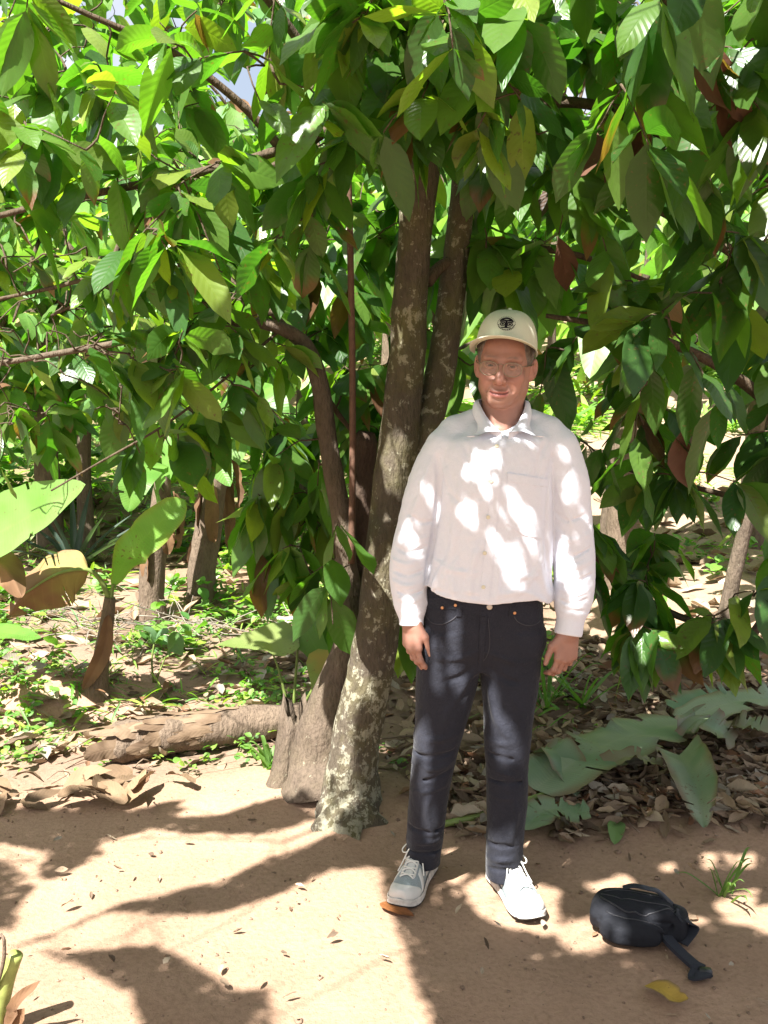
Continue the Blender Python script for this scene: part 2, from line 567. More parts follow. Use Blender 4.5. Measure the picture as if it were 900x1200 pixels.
for poly in ([(185, 958), (260, 955), (330, 938), (372, 944), (388, 966), (340, 976), (300, 984), (250, 978), (210, 980), (180, 972)],
             [(445, 1018), (390, 1022), (330, 1050), (260, 1073), (200, 1076), (130, 1071), (60, 1102), (10, 1114), (10, 1108), (60, 1093), (130, 1062), (200, 1044), (265, 1030), (305, 1008), (375, 984), (405, 968), (440, 1000)],
             [(30, 1112), (100, 1113), (180, 1104), (215, 1120), (255, 1145), (270, 1158), (300, 1161), (345, 1141), (322, 1163), (322, 1240), (170, 1240), (150, 1168), (100, 1141)],
             [(-80, 940), (60, 955), (128, 962), (180, 945), (160, 965), (118, 990), (128, 1000), (80, 1028), (58, 1036), (40, 1028), (50, 1000), (0, 990), (-80, 1000)],
             [(-80, 1002), (10, 1005), (48, 1040), (30, 1060), (22, 1092), (-80, 1100)]):
    lit &= ~inpoly(gpx, gpy, poly)
for poly in ([(545, 1040), (565, 1028), (645, 1040), (648, 1058), (650, 1085), (640, 1092), (590, 1082), (560, 1066)],
             [(525, 998), (562, 996), (560, 1004), (530, 1006)], [(640, 1046), (655, 1042), (650, 1055)], [(688, 1036), (735, 1026), (740, 1034), (700, 1044)],
             [(650, 1085), (700, 1072), (722, 1092), (690, 1114), (664, 1110)], [(836, 1060), (885, 1040), (880, 1066), (850, 1070)], [(848, 1078), (905, 1060), (905, 1095), (880, 1082)],
             [(790, 1072), (828, 1076), (824, 1082), (795, 1080)], [(772, 1016), (790, 1014), (788, 1021), (775, 1021)], [(852, 1008), (885, 1006), (880, 1016), (856, 1015)], [(826, 1006), (836, 1004), (834, 1018), (827, 1018)]):
    lit |= inpoly(gpx, gpy, poly)

def lit_blob(pts, r, Y):
    """a patch of sun on the man: a pixel polyline r pixels wide at depth Y"""
    global lit
    pts = np.array(pts, float)
    n = max(2, int(np.hypot(*np.diff(pts, axis=0).T).sum() / 1.5)) if len(pts) > 1 else 1
    q = catmull(np.c_[pts, np.zeros(len(pts))], n)[:, :2] if len(pts) > 1 else pts
    for x, y in q:
        for dx in np.arange(-r * .75, r * .75 + .1, 1.0):
            for dy in np.arange(-r * .75, r * .75 + .1, 1.0):
                if dx * dx + dy * dy > r * r * .56: continue
                u = sproj(P(x + dx, y + dy, Y))
                i, j = int((u[0] - MX0) / CELL), int((u[1] - MY0) / CELL)
                if 0 <= i < MNX and 0 <= j < MNY: lit[i, j] = True
for pts, r, Y in (
    ([(545, 538), (565, 530), (575, 520)], 8, 2.775), ([(556, 517), (572, 528)], 6, 2.775), ([(568, 565), (570, 576)], 4, 2.775), ([(541, 587), (552, 605)], 3.5, 2.775),
    ([(601, 580), (610, 605), (622, 628)], 4.5, 2.775), ([(578, 634), (592, 655), (602, 685)], 6, 2.775), ([(604, 650), (608, 665)], 4, 2.775),
    ([(505, 512)], 3, 2.84), ([(500, 573), (502, 580)], 3.5, 2.84), ([(473, 610), (479, 630), (488, 648)], 3.5, 2.84), ([(668, 562), (667, 582)], 3.5, 2.84), ([(659, 524)], 2.5, 2.84),
    ([(655, 622), (652, 650)], 4, 2.82), ([(665, 660), (672, 690)], 6, 2.82), ([(682, 690), (676, 712)], 3, 2.82), ([(691, 615)], 3, 2.86),
    ([(576, 467), (582, 471)], 7, 2.79), ([(566, 442)], 4, 2.79), ([(579, 446), (581, 450)], 4, 2.775), ([(570, 453)], 4, 2.785), ([(598, 445)], 3.5, 2.79), ([(578, 502)], 3, 2.81),
    ([(563, 396)], 2, 2.77), ([(573, 386), (574, 396)], 2.5, 2.78), ([(622, 506), (612, 500)], 2, 2.80),
    ([(484, 722), (480, 742)], 7, 2.83), ([(491, 745), (492, 755)], 3, 2.82), ([(651, 755)], 2.5, 2.80),
    ([(528, 715), (527, 755), (530, 785)], 6, 2.78), ([(545, 795), (525, 780)], 4, 2.78), ([(503, 745), (505, 790)], 3, 2.79), ([(492, 860), (491, 905)], 3, 2.80), ([(500, 945), (507, 985)], 7, 2.84),
    ([(573, 800), (578, 830), (586, 850)], 5, 2.79), ([(592, 850), (600, 880)], 8, 2.79), ([(580, 860), (588, 885)], 4, 2.79), ([(592, 990), (585, 1020)], 9, 2.81), ([(600, 1018)], 5, 2.81),
    ([(390, 745), (400, 800)], 12, 3.33), ([(388, 850), (398, 940)], 13, 3.30), ([(335, 840), (340, 925)], 14, 3.55), ([(372, 890), (365, 925)], 12, 3.5), ([(462, 500), (455, 560)], 8, 3.38), ([(402, 630), (408, 655)], 7, 3.55),
    ([(575, 1040), (600, 1055), (625, 1075)], 15, 2.72), ([(715, 1065), (718, 1078)], 5, 2.52), ([(758, 1055)], 4, 2.55)):
    lit_blob(pts, r, Y)
# loose clearings in the crown over the left bank: the sun reaches the log and the weeds there
soft = (GX < -0.05) & (GY > 3.5) & (fbm(np.stack([GX * 2.6, GY * 2.6, 0 * GX], -1), 2, 88) > -0.02)
cover = np.zeros((MNX, MNY), np.int32)
def cells(V):
    """sun-plane cells a leaf's surface falls on"""
    u = sproj(V.reshape(-1, 3))
    return ((u[:, 0] - MX0) / CELL).astype(int), ((u[:, 1] - MY0) / CELL).astype(int)
def dense(V, k=4):
    """V rows, cols, 3 -> finer samples"""
    r, c = V.shape[:2]
    t = np.linspace(0, r - 1.001, r * k); i = t.astype(int); f = (t - i)[:, None, None]
    A = V[i] * (1 - f) + V[i + 1] * f
    t = np.linspace(0, c - 1.001, c * k // 2); i = t.astype(int); f = (t - i)[None, :, None]
    return A[:, i] * (1 - f) + A[:, i + 1] * f
def blocks_light(V):
    i, j = cells(dense(V, 4))
    m = (i >= 0) & (i < MNX) & (j >= 0) & (j < MNY)
    return bool(lit[i[m], j[m]].any()) or (m.any() and soft[i[m], j[m]].mean() > .4)
def add_cover(V):
    i, j = cells(dense(V, 5))
    m = (i >= 0) & (i < MNX) & (j >= 0) & (j < MNY)
    h = np.zeros_like(lit); h[i[m], j[m]] = True
    cover[h] += 1
def filter_light(V):
    u = sproj(V)
    near = ((u[..., 0] > MX0) & (u[..., 0] < MX0 + MNX * CELL) & (u[..., 1] > MY0) & (u[..., 1] < MY0 + MNY * CELL)).any((1, 2))
    keep = np.ones(len(V), bool)
    for k in np.where(near)[0]:
        if blocks_light(V[k]): keep[k] = False
        else: add_cover(V[k])
    return keep
# ================================================================== trees
class Skel:
    """limbs and twigs of one tree; new twigs join the nearest wood"""
    def __init__(s):
        s.P = np.zeros((0, 3)); s.mb = MB()
    def limb(s, pts, rad, sides=12, n=28, rough=0.10, seed=1, mb=None, bare=False):
        (mb or s.mb).tube(pts, rad, sides, n=n, rough=rough, seed=seed)
        if not bare:
            s.P = np.vstack([s.P, catmull(pts, 40)])
    def twig(s, tip, r0=0.0055, sag=0.12, n=7, maxd=3.0):
        d = np.linalg.norm((s.P - tip) * np.array((1, 1, 1.0)), axis=1)
        k = int(np.argmin(d + rng.uniform(0, 0.10, len(d))))
        a = s.P[k]
        L = np.linalg.norm(tip - a)
        if L > maxd: return None
        mid = a * 0.5 + tip * 0.5 + np.array((0, 0, sag * L)) + rng.normal(0, 0.05 * L, 3)
        q = catmull([a, a * 0.7 + mid * 0.3 + rng.normal(0, 0.02, 3), mid, tip], n)
        rr = min(0.016, r0 * (0.55 + 0.9 * L))
        s.mb.tube(q, np.linspace(rr, 0.0022, n), 5)
        s.P = np.vstack([s.P, q[2:]])
        return q

def leaves_on(q, nl, Lr=(.15, .27), wr=.195, hang=0.7, start=0.25):
    """leaves alternating along the outer part of a twig, hanging"""
    t = np.clip(rng.uniform(start, 1.0, nl) ** 0.7, 0, 0.999) * (len(q) - 1)
    t[:2] = len(q) - 1.001
    i = t.astype(int); f = (t - i)[:, None]
    B = q[i] * (1 - f) + q[i + 1] * f
    T = norm(q[i + 1] - q[i])
    rnd = rng.normal(0, 1, (nl, 3)); rnd[:, 2] *= 0.4
    D = norm(T * 0.55 + norm(rnd) * 0.85 + np.array((0, 0, -1.0)) * rng.uniform(hang - 0.45, hang + 0.45, nl)[:, None])
    Nn = np.array((0, 0, 1.0)) + rng.normal(0, 0.45, (nl, 3)) + norm(rnd) * 0.5
    Ln = rng.uniform(*Lr, nl); W = Ln * wr * rng.uniform(0.85, 1.25, nl)
    return B, D, Nn, Ln, W

class Leaves:
    def __init__(s): s.V = []; s.C = []
    def add(s, B, D, Nn, Ln, W, col, filt=True, droop=None, fold=None, wav=0.10):
        n = len(B)
        V = leaf_verts(B, D, Nn, Ln, W, rng.uniform(0.0, 1.3, n) if droop is None else droop, rng.uniform(-0.12, 0.28, n) if fold is None else fold, wav)
        keep = filter_light(V) if filt else np.ones(n, bool)
        s.V.append(V[keep]); s.C.append(col[keep])
    def build(s, name, mat, parent, tip=0.07):
        return leaf_object(name, np.concatenate(s.V), np.concatenate(s.C), mat, parent, tip)

tree = thing("cocoa_tree", "many stemmed cocoa tree with a lichen spotted trunk and broken stump", "tree", (-0.2, 3.5, 0))
sk = Skel()
def roots(mb, base, n, amp):
    """buttress lobes where a trunk meets the soil"""
    V = mb.V[-1]
    d = V - base; th_ = np.arctan2(d[:, 1], d[:, 0])
    k = np.clip(1 - (V[:, 2] - base[2]) / .30, 0, 1) ** 2.2
    lob = np.maximum(0, np.cos(n * th_ + 1.1 + 1.5 * np.sin(th_))) ** 1.5
    r = norm(d * np.array((1, 1, 0)))
    mb.V[-1] = V + r * (k * (amp * lob + .012 * vnoise(V * 25, 4)))[:, None]
# --- main pale trunk
YT = 3.42
def Q3(px, py, Y): return P(px, py, Y)
b0 = GT(406, 958)
main_pts = [b0 + np.array((-0.005, 0.03, -0.08)), Q3(410, 925, YT), Q3(418, 865, YT + .01), Q3(435, 780, YT + .02), Q3(447, 700, YT + .03), Q3(456, 610, YT + .04), Q3(468, 510, YT + .05), Q3(477, 420, YT + .05),
            Q3(482, 330, YT + .04), Q3(490, 240, YT + .02), Q3(500, 160, YT), Q3(512, 80, YT - .02), Q3(520, -20, YT - .04), Q3(515, -140, YT - .1), Q3(500, -260, YT - .1)]
mb = MB()
pp = catmull(main_pts, 110)
rr = np.interp(np.linspace(0, 1, 110), [0, .05, .10, .2, .32, .45, .6, .75, .9, 1], [.135, .110, .093, .080, .078, .066, .058, .056, .050, .040])
mb.tube(pp, rr, 28, rough=0.11, seed=3)
roots(mb, b0, 5, .045)
mb.build("trunk", M_BARK_L, tree)
sk.P = np.vstack([sk.P, pp[60:]])
# second trunk leaving behind it
mb = MB()
fk = [Q3(470, 590, YT + .08), Q3(492, 520, YT + .10), Q3(508, 470, YT + .12), Q3(522, 400, YT + .14), Q3(532, 320, YT + .16), Q3(541, 240, YT + .18), Q3(548, 150, YT + .2), Q3(560, 40, YT + .25), Q3(585, -120, YT + .3)]
sk.limb(fk, [.062, .060, .056, .052, .046, .043, .042, .038, .03], 20, 60, 0.10, 7, mb)
mb.build("trunk", M_BARK_L, tree)
# brown stem on the left that becomes the long left limb
mb = MB()
b1 = GT(377, 925)
st3 = [b1 + np.array((0, 0.03, -0.08)), Q3(378, 895, 3.60), Q3(384, 850, 3.60), Q3(400, 790, 3.60), Q3(411, 740, 3.60), Q3(409, 690, 3.60), Q3(405, 650, 3.60), Q3(401, 610, 3.60), Q3(392, 560, 3.60), Q3(383, 510, 3.60), Q3(376, 455, 3.59), Q3(363, 415, 3.57),
       Q3(345, 393, 3.54), Q3(312, 380, 3.50), Q3(270, 378, 3.46), Q3(225, 385, 3.42), Q3(160, 398, 3.38), Q3(80, 412, 3.36), Q3(-30, 430, 3.36), Q3(-140, 440, 3.36)]
pp = catmull(st3, 120)
rr = np.interp(np.linspace(0, 1, 120), [0, .05, .1, .15, .2, .26, .31, .33, .36, .45, .55, .62, .7, .8, 1], [.165, .140, .115, .078, .055, .047, .040, .048, .038, .034, .033, .026, .018, .013, .007])
mb.tube(pp, rr, 24, rough=0.13, seed=11)
roots(mb, b1, 3, .022)
mb.build("stem", M_BARK, tree)
sk.P = np.vstack([sk.P, pp[50:]])
# dark pruned stem beside it, ending in a knob
mb = MB()
mb.tube([Q3(408, 760, 3.66), Q3(412, 700, 3.66), Q3(419, 640, 3.68), Q3(423, 590, 3.70), Q3(426, 545, 3.70), Q3(428, 518, 3.70), Q3(430, 506, 3.70)], [.040, .038, .040, .040, .042, .046, .030], 18, n=36, rough=0.16, seed=14)
mb.build("stem", M_BARK_D, tree)
# thin straight shoot
mb = MB()
th = [Q3(412, 660, 3.55), Q3(413, 560, 3.54), Q3(413, 440, 3.52), Q3(411, 320, 3.50), Q3(409, 230, 3.48), Q3(407, 170, 3.46), Q3(402, 60, 3.42), Q3(398, -60, 3.4)]
sk.limb(th, [.013, .0125, .012, .012, .011, .010, .009, .007], 10, 44, 0.06, 17, mb)
mb.build("shoot", plain("young_bark", (0.115, 0.062, 0.040), 0.7, 0.3, 40, 0.3, 0.003), tree)
# split dead stump
mb = MB()
bs = GT(340, 925)
sp_ = []
for i, (py, w0) in enumerate(((945, .135), (920, .105), (895, .080), (872, .066), (850, .056), (832, .042))):
    c = P(341 + (935 - py) * 0.06, py, 3.62)
    ring = []
    for k in range(18):
        a = 2 * math.pi * k / 18
        r = w0 * (1 + 0.14 * math.sin(3 * a + i) + 0.10 * vnoise(np.array([[k * .9, i * .7, 1.]]), 5)[0])
        if 0.1 < (a / math.pi) < 0.5: r *= 0.55                                   # the split
        top = 0.05 * math.sin(a * 2.0 + 1.0) + 0.03 * (k % 3 == 0) if i == 5 else 0
        ring.append(c + np.array((r * math.cos(a), -r * math.sin(a) * 0.9, top)))
    sp_.append(ring)
sp_.append([np.mean(sp_[-1], 0) + (np.array(v) - np.mean(sp_[-1], 0)) * 0.7 + np.array((0, 0, -0.06)) for v in sp_[-1]])
sp_.append([np.mean(sp_[-2], 0) + (np.array(v) - np.mean(sp_[-2], 0)) * 0.1 + np.array((0, 0, -0.12)) for v in sp_[-2]])
mb.grid(sp_, close=True)
mb.build("dead_stump", M_BARK, tree)

# --- limbs of the crown
def L3(*pts): return [P(x, y, Y) for x, y, Y in pts]
for pts, r0, r1 in (
    (L3((500, 150, 3.40), (440, 140, 3.35), (380, 155, 3.30), (300, 185, 3.25), (220, 205, 3.2), (120, 225, 3.15), (10, 250, 3.1), (-90, 280, 3.1)), .022, .007),
    (L3((425, 140, 3.34), (380, 90, 3.2), (330, 20, 3.1), (270, -50, 3.0), (180, -120, 2.9)), .020, .007),
    (L3((330, 175, 3.27), (280, 120, 3.2), (200, 60, 3.1), (110, 20, 3.0), (0, -30, 2.9)), .016, .006),
    (L3((380, 155, 3.3), (330, 190, 3.4), (270, 225, 3.5), (190, 290, 3.6), (90, 330, 3.7), (-50, 360, 3.8)), .016, .006),
    (L3((510, 110, 3.40), (450, 40, 3.2), (420, -40, 3.0), (330, -180, 2.6), (240, -330, 2.3)), .026, .008),
    (L3((548, 160, 3.60), (620, 125, 3.5), (690, 122, 3.4), (760, 150, 3.35), (830, 185, 3.3), (910, 215, 3.3)), .024, .008),
    (L3((500, 330, 3.50), (520, 310, 3.55), (560, 298, 3.6), (610, 290, 3.65), (680, 300, 3.7), (760, 330, 3.8)), .024, .008),
    (L3((522, 60, 3.38), (560, 20, 3.2), (620, -40, 3.0), (700, -120, 2.7), (780, -260, 2.4)), .026, .008),
    (L3((376, 455, 3.6), (400, 490, 3.7), (425, 520, 3.8), (440, 545, 3.9)), .012, .004),
    (L3((330, 385, 3.53), (290, 420, 3.45), (250, 455, 3.4), (190, 500, 3.35), (120, 540, 3.3), (60, 575, 3.3)), .006, .003),
    (L3((350, 400, 3.55), (300, 350, 3.6), (230, 310, 3.7), (150, 330, 3.8), (60, 370, 3.9)), .014, .005),
    (L3((440, 545, 3.8), (480, 470, 4.2), (520, 420, 4.5), (600, 380, 4.8)), .02, .006)):
    sk.limb(pts, np.linspace(r0, r1, len(pts)), 9, 26, 0.10, int(r0 * 1000))
# overhead limbs reaching out over the path and the man
over = [(P(430, -40, 3.05), (-0.45, 2.6, 3.05), (-0.9, 2.0, 3.15), (-1.5, 1.5, 3.1)), (P(520, -60, 3.35), (0.15, 2.6, 3.1), (0.1, 1.9, 3.3), (-0.1, 1.2, 3.3)),
        (P(620, -60, 3.0), (0.7, 2.3, 3.0), (0.9, 1.7, 3.2), (0.9, 1.1, 3.2)), (P(330, -120, 2.8), (-0.9, 2.4, 2.95), (-1.5, 2.2, 3.0))]
for pts in over: sk.limb([np.array(p) for p in pts], np.linspace(.02, .006, len(pts)), 8, 20, 0.1, 5)

lv = Leaves()
def fillreg(sk_, lv_, cnt, xr, yr, Yr, nl=(5, 8), Lr=(.15, .27), yellow=.12, brown=.035, dark=.5, hang=.7, man_clear=True, gain=1.0, cond=None, maxd=1.1):
    tips = []
    tries = 0
    while len(tips) < cnt and tries < cnt * 20:
        tries += 1
        x, y, Y = rng.uniform(*xr), rng.uniform(*yr), rng.uniform(*Yr)
        if man_clear and 470 < x < 700 and y > 300 and Y < 3.45: continue
        if cond and not cond(x, y, Y): continue
        tips.append(P(x, y, Y))
    tips = np.array(tips)
    d = np.array([np.min(np.linalg.norm(sk_.P - t, axis=1)) for t in tips])
    for k in np.argsort(d):
        q = sk_.twig(tips[k], maxd=maxd)
        if q is None: continue
        nl_ = int(rng.integers(*nl))
        B, D, Nn, Ln, W = leaves_on(q, nl_, Lr, hang=hang)
        lv_.add(B, D, Nn, Ln, W, leaf_cols(nl_, yellow, brown, dark, gain))
# clear views kept open: the trunk, the stems, the man
def open_view(x, y, Y):
    if Y < 3.5 and 380 < x < 560 and y > 200 and y < 900: return False
    if Y < 3.6 and 345 < x < 440 and y > 330: return False
    return True
fillreg(sk, lv, 150, (-60, 450), (-40, 320), (2.7, 4.2), cond=open_view, Lr=(.09, .24), yellow=.2, hang=.35)
fillreg(sk, lv, 95, (-60, 340), (290, 500), (3.1, 4.6), cond=open_view, yellow=.25, Lr=(.09, .22), hang=.4)
fillreg(sk, lv, 30, (-60, 330), (470, 545), (3.3, 4.6), cond=open_view, yellow=.25)
fillreg(sk, lv, 32, (385, 600), (-40, 95), (2.5, 3.2), Lr=(.10, .25), hang=.2, yellow=.18)
fillreg(sk, lv, 8, (440, 600), (90, 150), (2.9, 3.25), Lr=(.12, .25), hang=.8, yellow=.2)
fillreg(sk, lv, 46, (370, 640), (-60, 170), (2.6, 4.0), cond=open_view, Lr=(.10, .25), hang=.35, yellow=.18)
fillreg(sk, lv, 16, (560, 720), (120, 330), (3.0, 3.9), cond=open_view)
fillreg(sk, lv, 46, (360, 640), (150, 520), (3.8, 4.9), cond=open_view, dark=1.2, yellow=.08)
fillreg(sk, lv, 24, (250, 460), (330, 620), (3.8, 4.6), cond=open_view, dark=.7)
fillreg(sk, lv, 16, (0, 300), (385, 440), (3.05, 3.4), Lr=(.12, .24), hang=.5, yellow=.25)
fillreg(sk, lv, 8, (0, 300), (170, 260), (2.9, 3.15), Lr=(.12, .24), hang=.5, yellow=.25)
fillreg(sk, lv, 20, (295, 400), (560, 720), (3.68, 4.0), nl=(3, 6), hang=1.1, yellow=.2)
fillreg(sk, lv, 4, (345, 400), (600, 740), (3.3, 3.48), nl=(2, 5), hang=1.1, yellow=.2)
fillreg(sk, lv, 4, (470, 490), (700, 740), (3.6, 3.8), nl=(3, 5), hang=1.3, yellow=.2, man_clear=False)

# ---------------------------------------------------- the tree on the right, its trunk just out of frame
tree_r = thing("cocoa_tree", "dark leaved cocoa tree drooping over the banana leaves, to the right of the man", "tree", (2.15, 3.9, 0))
sr = Skel()
mb = MB()
br_ = np.array((2.15, 3.9, float(hgt(2.15, 3.9)) - 0.05))
sr.limb([br_, br_ + (0.02, 0.02, .6), br_ + (-.03, .05, 1.2), br_ + (-.08, .02, 1.9), br_ + (-.15, -.05, 2.6), br_ + (-.2, -.1, 3.3)], [.11, .085, .075, .065, .055, .04], 20, 50, .12, 21, mb)
mb.build("trunk", M_BARK, tree_r)
for pts, r0, r1 in (
    (L3((985, 560, 3.9), (930, 500, 3.8), (860, 440, 3.7), (780, 400, 3.6), (700, 380, 3.55), (640, 370, 3.6)), .03, .008),
    (L3((985, 420, 3.85), (930, 350, 3.7), (850, 290, 3.5), (760, 240, 3.4), (680, 200, 3.3)), .03, .008),
    (L3((985, 300, 3.8), (920, 200, 3.5), (850, 110, 3.2), (790, 20, 3.0), (740, -80, 2.8)), .03, .008),
    (L3((985, 690, 3.9), (930, 672, 3.85), (880, 745, 3.75), (840, 735, 3.7), (790, 720, 3.68), (740, 690, 3.7), (700, 655, 3.75), (670, 620, 3.8)), .022, .007),
    (L3((985, 620, 3.95), (920, 600, 4.0), (850, 580, 4.1), (770, 560, 4.2), (700, 540, 4.2)), .02, .006),
    (L3((980, 160, 3.8), (1010, 0, 3.2), (980, -140, 2.7), (900, -300, 2.3)), .028, .01)):
    sr.limb(pts, np.linspace(r0, r1, len(pts)), 9, 26, 0.10, int(r0 * 999))
for pts in ([P(950, -140, 2.8), (1.15, 2.1, 3.0), (1.1, 1.5, 3.2)], [P(1000, -60, 3.2), (1.6, 2.6, 3.0), (1.7, 2.0, 3.1)]):
    sr.limb([np.array(p, float) for p in pts], np.linspace(.022, .007, len(pts)), 8, 18, .1, 9)
lr = Leaves()
def right_view(x, y, Y):
    if x < 700 and Y < 3.3 and y > 60: return False
    return True
fillreg(sr, lr, 52, (640, 960), (-60, 180), (2.5, 3.9), cond=right_view, Lr=(.12, .29), yellow=.08, dark=.8, hang=.3, gain=.8)
fillreg(sr, lr, 66, (610, 960), (160, 520), (2.9, 4.2), cond=right_view, Lr=(.12, .28), yellow=.10, dark=1.1, hang=.4, gain=.75)
fillreg(sr, lr, 18, (660, 960), (490, 570), (3.2, 4.2), Lr=(.14, .26), yellow=.10, dark=1.1, gain=.75)
fillreg(sr, lr, 11, (685, 785), (590, 690), (3.5, 3.95), Lr=(.16, .26), yellow=.12, dark=1.0, hang=.9)
fillreg(sr, lr, 9, (735, 850), (690, 755), (3.45, 3.8), nl=(6, 9), Lr=(.17, .27), yellow=.3, brown=.08, hang=1.1)
fillreg(sr, lr, 4, (880, 940), (600, 740), (3.2, 3.8), nl=(4, 7), Lr=(.17, .27), yellow=.2, hang=1.0)
# ================================================================== broad blades: banana, taro, grass
def blade(name, mid, width, up, mat, parent, c0, c1=None, fold=.25, wav=.06, rows=44, cols=11, prof=None, tear=0, tears_depth=.8, seed=0, edgecol=None, droop=0.0, thick=0.0):
    mid = catmull(mid, rows)
    T = norm(np.gradient(mid, axis=0))
    up = np.broadcast_to(np.asarray(up, float), (rows, 3))
    side = norm(np.cross(T, up)); nn = np.cross(side, T)
    s = np.linspace(0, 1, rows)
    if prof is None: prof = np.sin(np.pi * np.clip(s, 0, 1) ** .75) ** .62
    else: prof = np.interp(s, *prof)
    prof = np.maximum(prof, .012)
    c = np.linspace(-1, 1, cols)
    r_ = np.random.default_rng(seed)
    jag = np.ones((rows, 2))
    cut_rows = np.sort(r_.choice(np.arange(5, rows - 3), tear, replace=False)) if tear else []
    w = width * prof
    V = np.zeros((rows, cols, 3))
    ph = r_.uniform(0, 6, 4)
    segl = np.zeros(rows)
    k = 0
    for i in range(rows):
        if tear and i in cut_rows: k += 1
        segl[i] = k
    segtilt = r_.normal(0, .14 if tear else 0, k + 1)
    for j in range(cols):
        sg = 0 if c[j] < 0 else 1
        z = np.abs(c[j]) * fold * w + wav * width * (np.sin(s * 17 + ph[0] + 2 * sg) * .5 + np.sin(s * 31 + ph[1] + sg) * .35) * c[j] ** 2
        z = z + segtilt[segl.astype(int)] * w * np.abs(c[j]) ** 1.5 - droop * w * c[j] ** 2
        V[:, j] = mid + side * (w * c[j])[:, None] + nn * z[:, None] + T * (0.10 * w * np.abs(c[j]))[:, None]
    for i in cut_rows if tear else []:
        g = np.linalg.norm(mid[min(i, rows - 1)] - mid[i - 1]) * .5
        V[i - 1] += T[i - 1] * (g * (1 - np.abs(c) ** .8))[:, None]
        V[i] -= T[i] * (g * (1 - np.abs(c) ** .8))[:, None]
    sdep = r_.uniform(.35, 1.0, (rows, 2)) * tears_depth
    F = []
    for i in range(rows - 1):
        for j in range(cols - 1):
            torn = tear and segl[i] != segl[i + 1] and abs((c[j] + c[j + 1]) / 2) > 1 - sdep[i, int(j >= (cols - 1) // 2)]
            if torn: continue
            F.append((i * cols + j, i * cols + j + 1, (i + 1) * cols + j + 1, (i + 1) * cols + j))
    uv = np.zeros((rows, cols, 2)); uv[..., 0] = (c * .5 + .5)[None]; uv[..., 1] = s[:, None]
    c0 = np.array(c0); c1 = c0 if c1 is None else np.array(c1)
    q = fbm(V.reshape(-1, 3) * 9, 3, seed + 3).reshape(rows, cols, 1)
    col = c0 + (c1 - c0) * np.clip(.5 + q * 1.6, 0, 1)
    if edgecol is not None:
        e = smooth(.70, 1.0, np.abs(c)[None, :, None] + .25 * q + .0 * s[:, None, None])
        col = col * (1 - e) + np.array(edgecol) * e
    return mesh_from(name, V.reshape(-1, 3), F, mat, parent, True, col=col.reshape(-1, 3), uv=uv.reshape(-1, 2))

M_STALK = plain("green_stalk", (0.15, 0.20, 0.05), .5, .4, 30, .25)
M_SHEATH = bark("dry_sheath", (0.080, 0.056, 0.040), (0.215, 0.162, 0.115))
GRN, GRN2, BRN, BRN2 = (.085, .20, .035), (.13, .26, .05), (.20, .115, .062), (.11, .062, .038)
def A(px, py, Y): return P(px, py, Y)

# --- young banana plant with one upright leaf and one withered leaf
b0 = GT(115, 812); Yb = b0[1]
bp = thing("banana_plant", "young banana plant with one upright green leaf and a withered leaf bending left", "banana plant", b0)
mb = MB(); mb.tube([b0 - (0, 0, .05), A(113, 800, Yb), A(120, 765, Yb), A(126, 725, Yb), A(129, 700, Yb)], [.060, .058, .036, .030, .024], 16, n=26, rough=.12, seed=2)
mb.build("sheath", M_SHEATH, bp)
blade("dry_sheath_leaf", [A(127, 720, Yb - .04), A(122, 760, Yb - .05), A(108, 790, Yb - .06), A(97, 808, Yb - .06)], .036, (0.3, -1, .2), M_DRY, bp, BRN, BRN2, .4, .2, seed=4)
mb = MB(); mb.tube([A(130, 705, Yb), A(131, 694, Yb), A(133, 684, Yb)], [.013, .010, .008], 8, n=8); mb.build("petiole", M_STALK, bp)
blade("leaf", [A(132, 688, Yb), A(148, 655, Yb - .02), A(172, 628, Yb - .05), A(196, 605, Yb - .06), A(217, 586, Yb - .05)], .088, (.62, -.35, .70), M_BANANA, bp, (.13, .27, .045), (.17, .31, .06), .10, .06, seed=5, edgecol=(.20, .25, .05), prof=([0, .06, .3, .6, .85, .95, 1], [.05, .35, .92, 1, .75, .4, .02]))
mb = MB(); mb.tube([A(128, 702, Yb), A(118, 680, Yb - .02), A(104, 668, Yb - .04), A(84, 668, Yb - .06), A(60, 676, Yb - .08), A(30, 695, Yb - .1)], [.014, .012, .010, .008, .006, .004], 8, n=24); mb.build("petiole", M_STALK, bp)
blade("withered_leaf", [A(104, 668, Yb - .04), A(84, 668, Yb - .06), A(60, 676, Yb - .08), A(32, 694, Yb - .1), A(10, 722, Yb - .12)], .13, (.05, -.9, .35), M_DRY, bp, BRN, (.24, .20, .07), -1.1, .20, seed=6, tear=5)
# --- bigger banana plant, its stem left of the frame
b0 = GT(-70, 850); Yb2 = b0[1]
bp = thing("banana_plant", "banana plant at the left edge whose broad pale leaf reaches into view", "banana plant", b0)
mb = MB(); mb.tube([b0 - (0, 0, .05), A(-68, 780, Yb2), A(-62, 700, Yb2), A(-50, 650, Yb2)], [.08, .07, .055, .03], 16, n=20, rough=.1); mb.build("sheath", M_SHEATH, bp)
blade("leaf", [A(-50, 660, Yb2), A(-25, 636, Yb2 - .05), A(10, 618, Yb2 - .10), A(50, 596, Yb2 - .15), A(100, 568, Yb2 - .2)], .165, (.25, -.72, .65), M_BANANA, bp, GRN2, (.17, .29, .08), .12, .05, seed=8, tear=2, tears_depth=.4)
blade("withered_leaf", [A(-52, 665, Yb2), A(-25, 655, Yb2 - .1), A(5, 664, Yb2 - .15), A(26, 700, Yb2 - .2)], .085, (.2, -.8, .5), M_DRY, bp, BRN, BRN2, -.9, .2, seed=9)
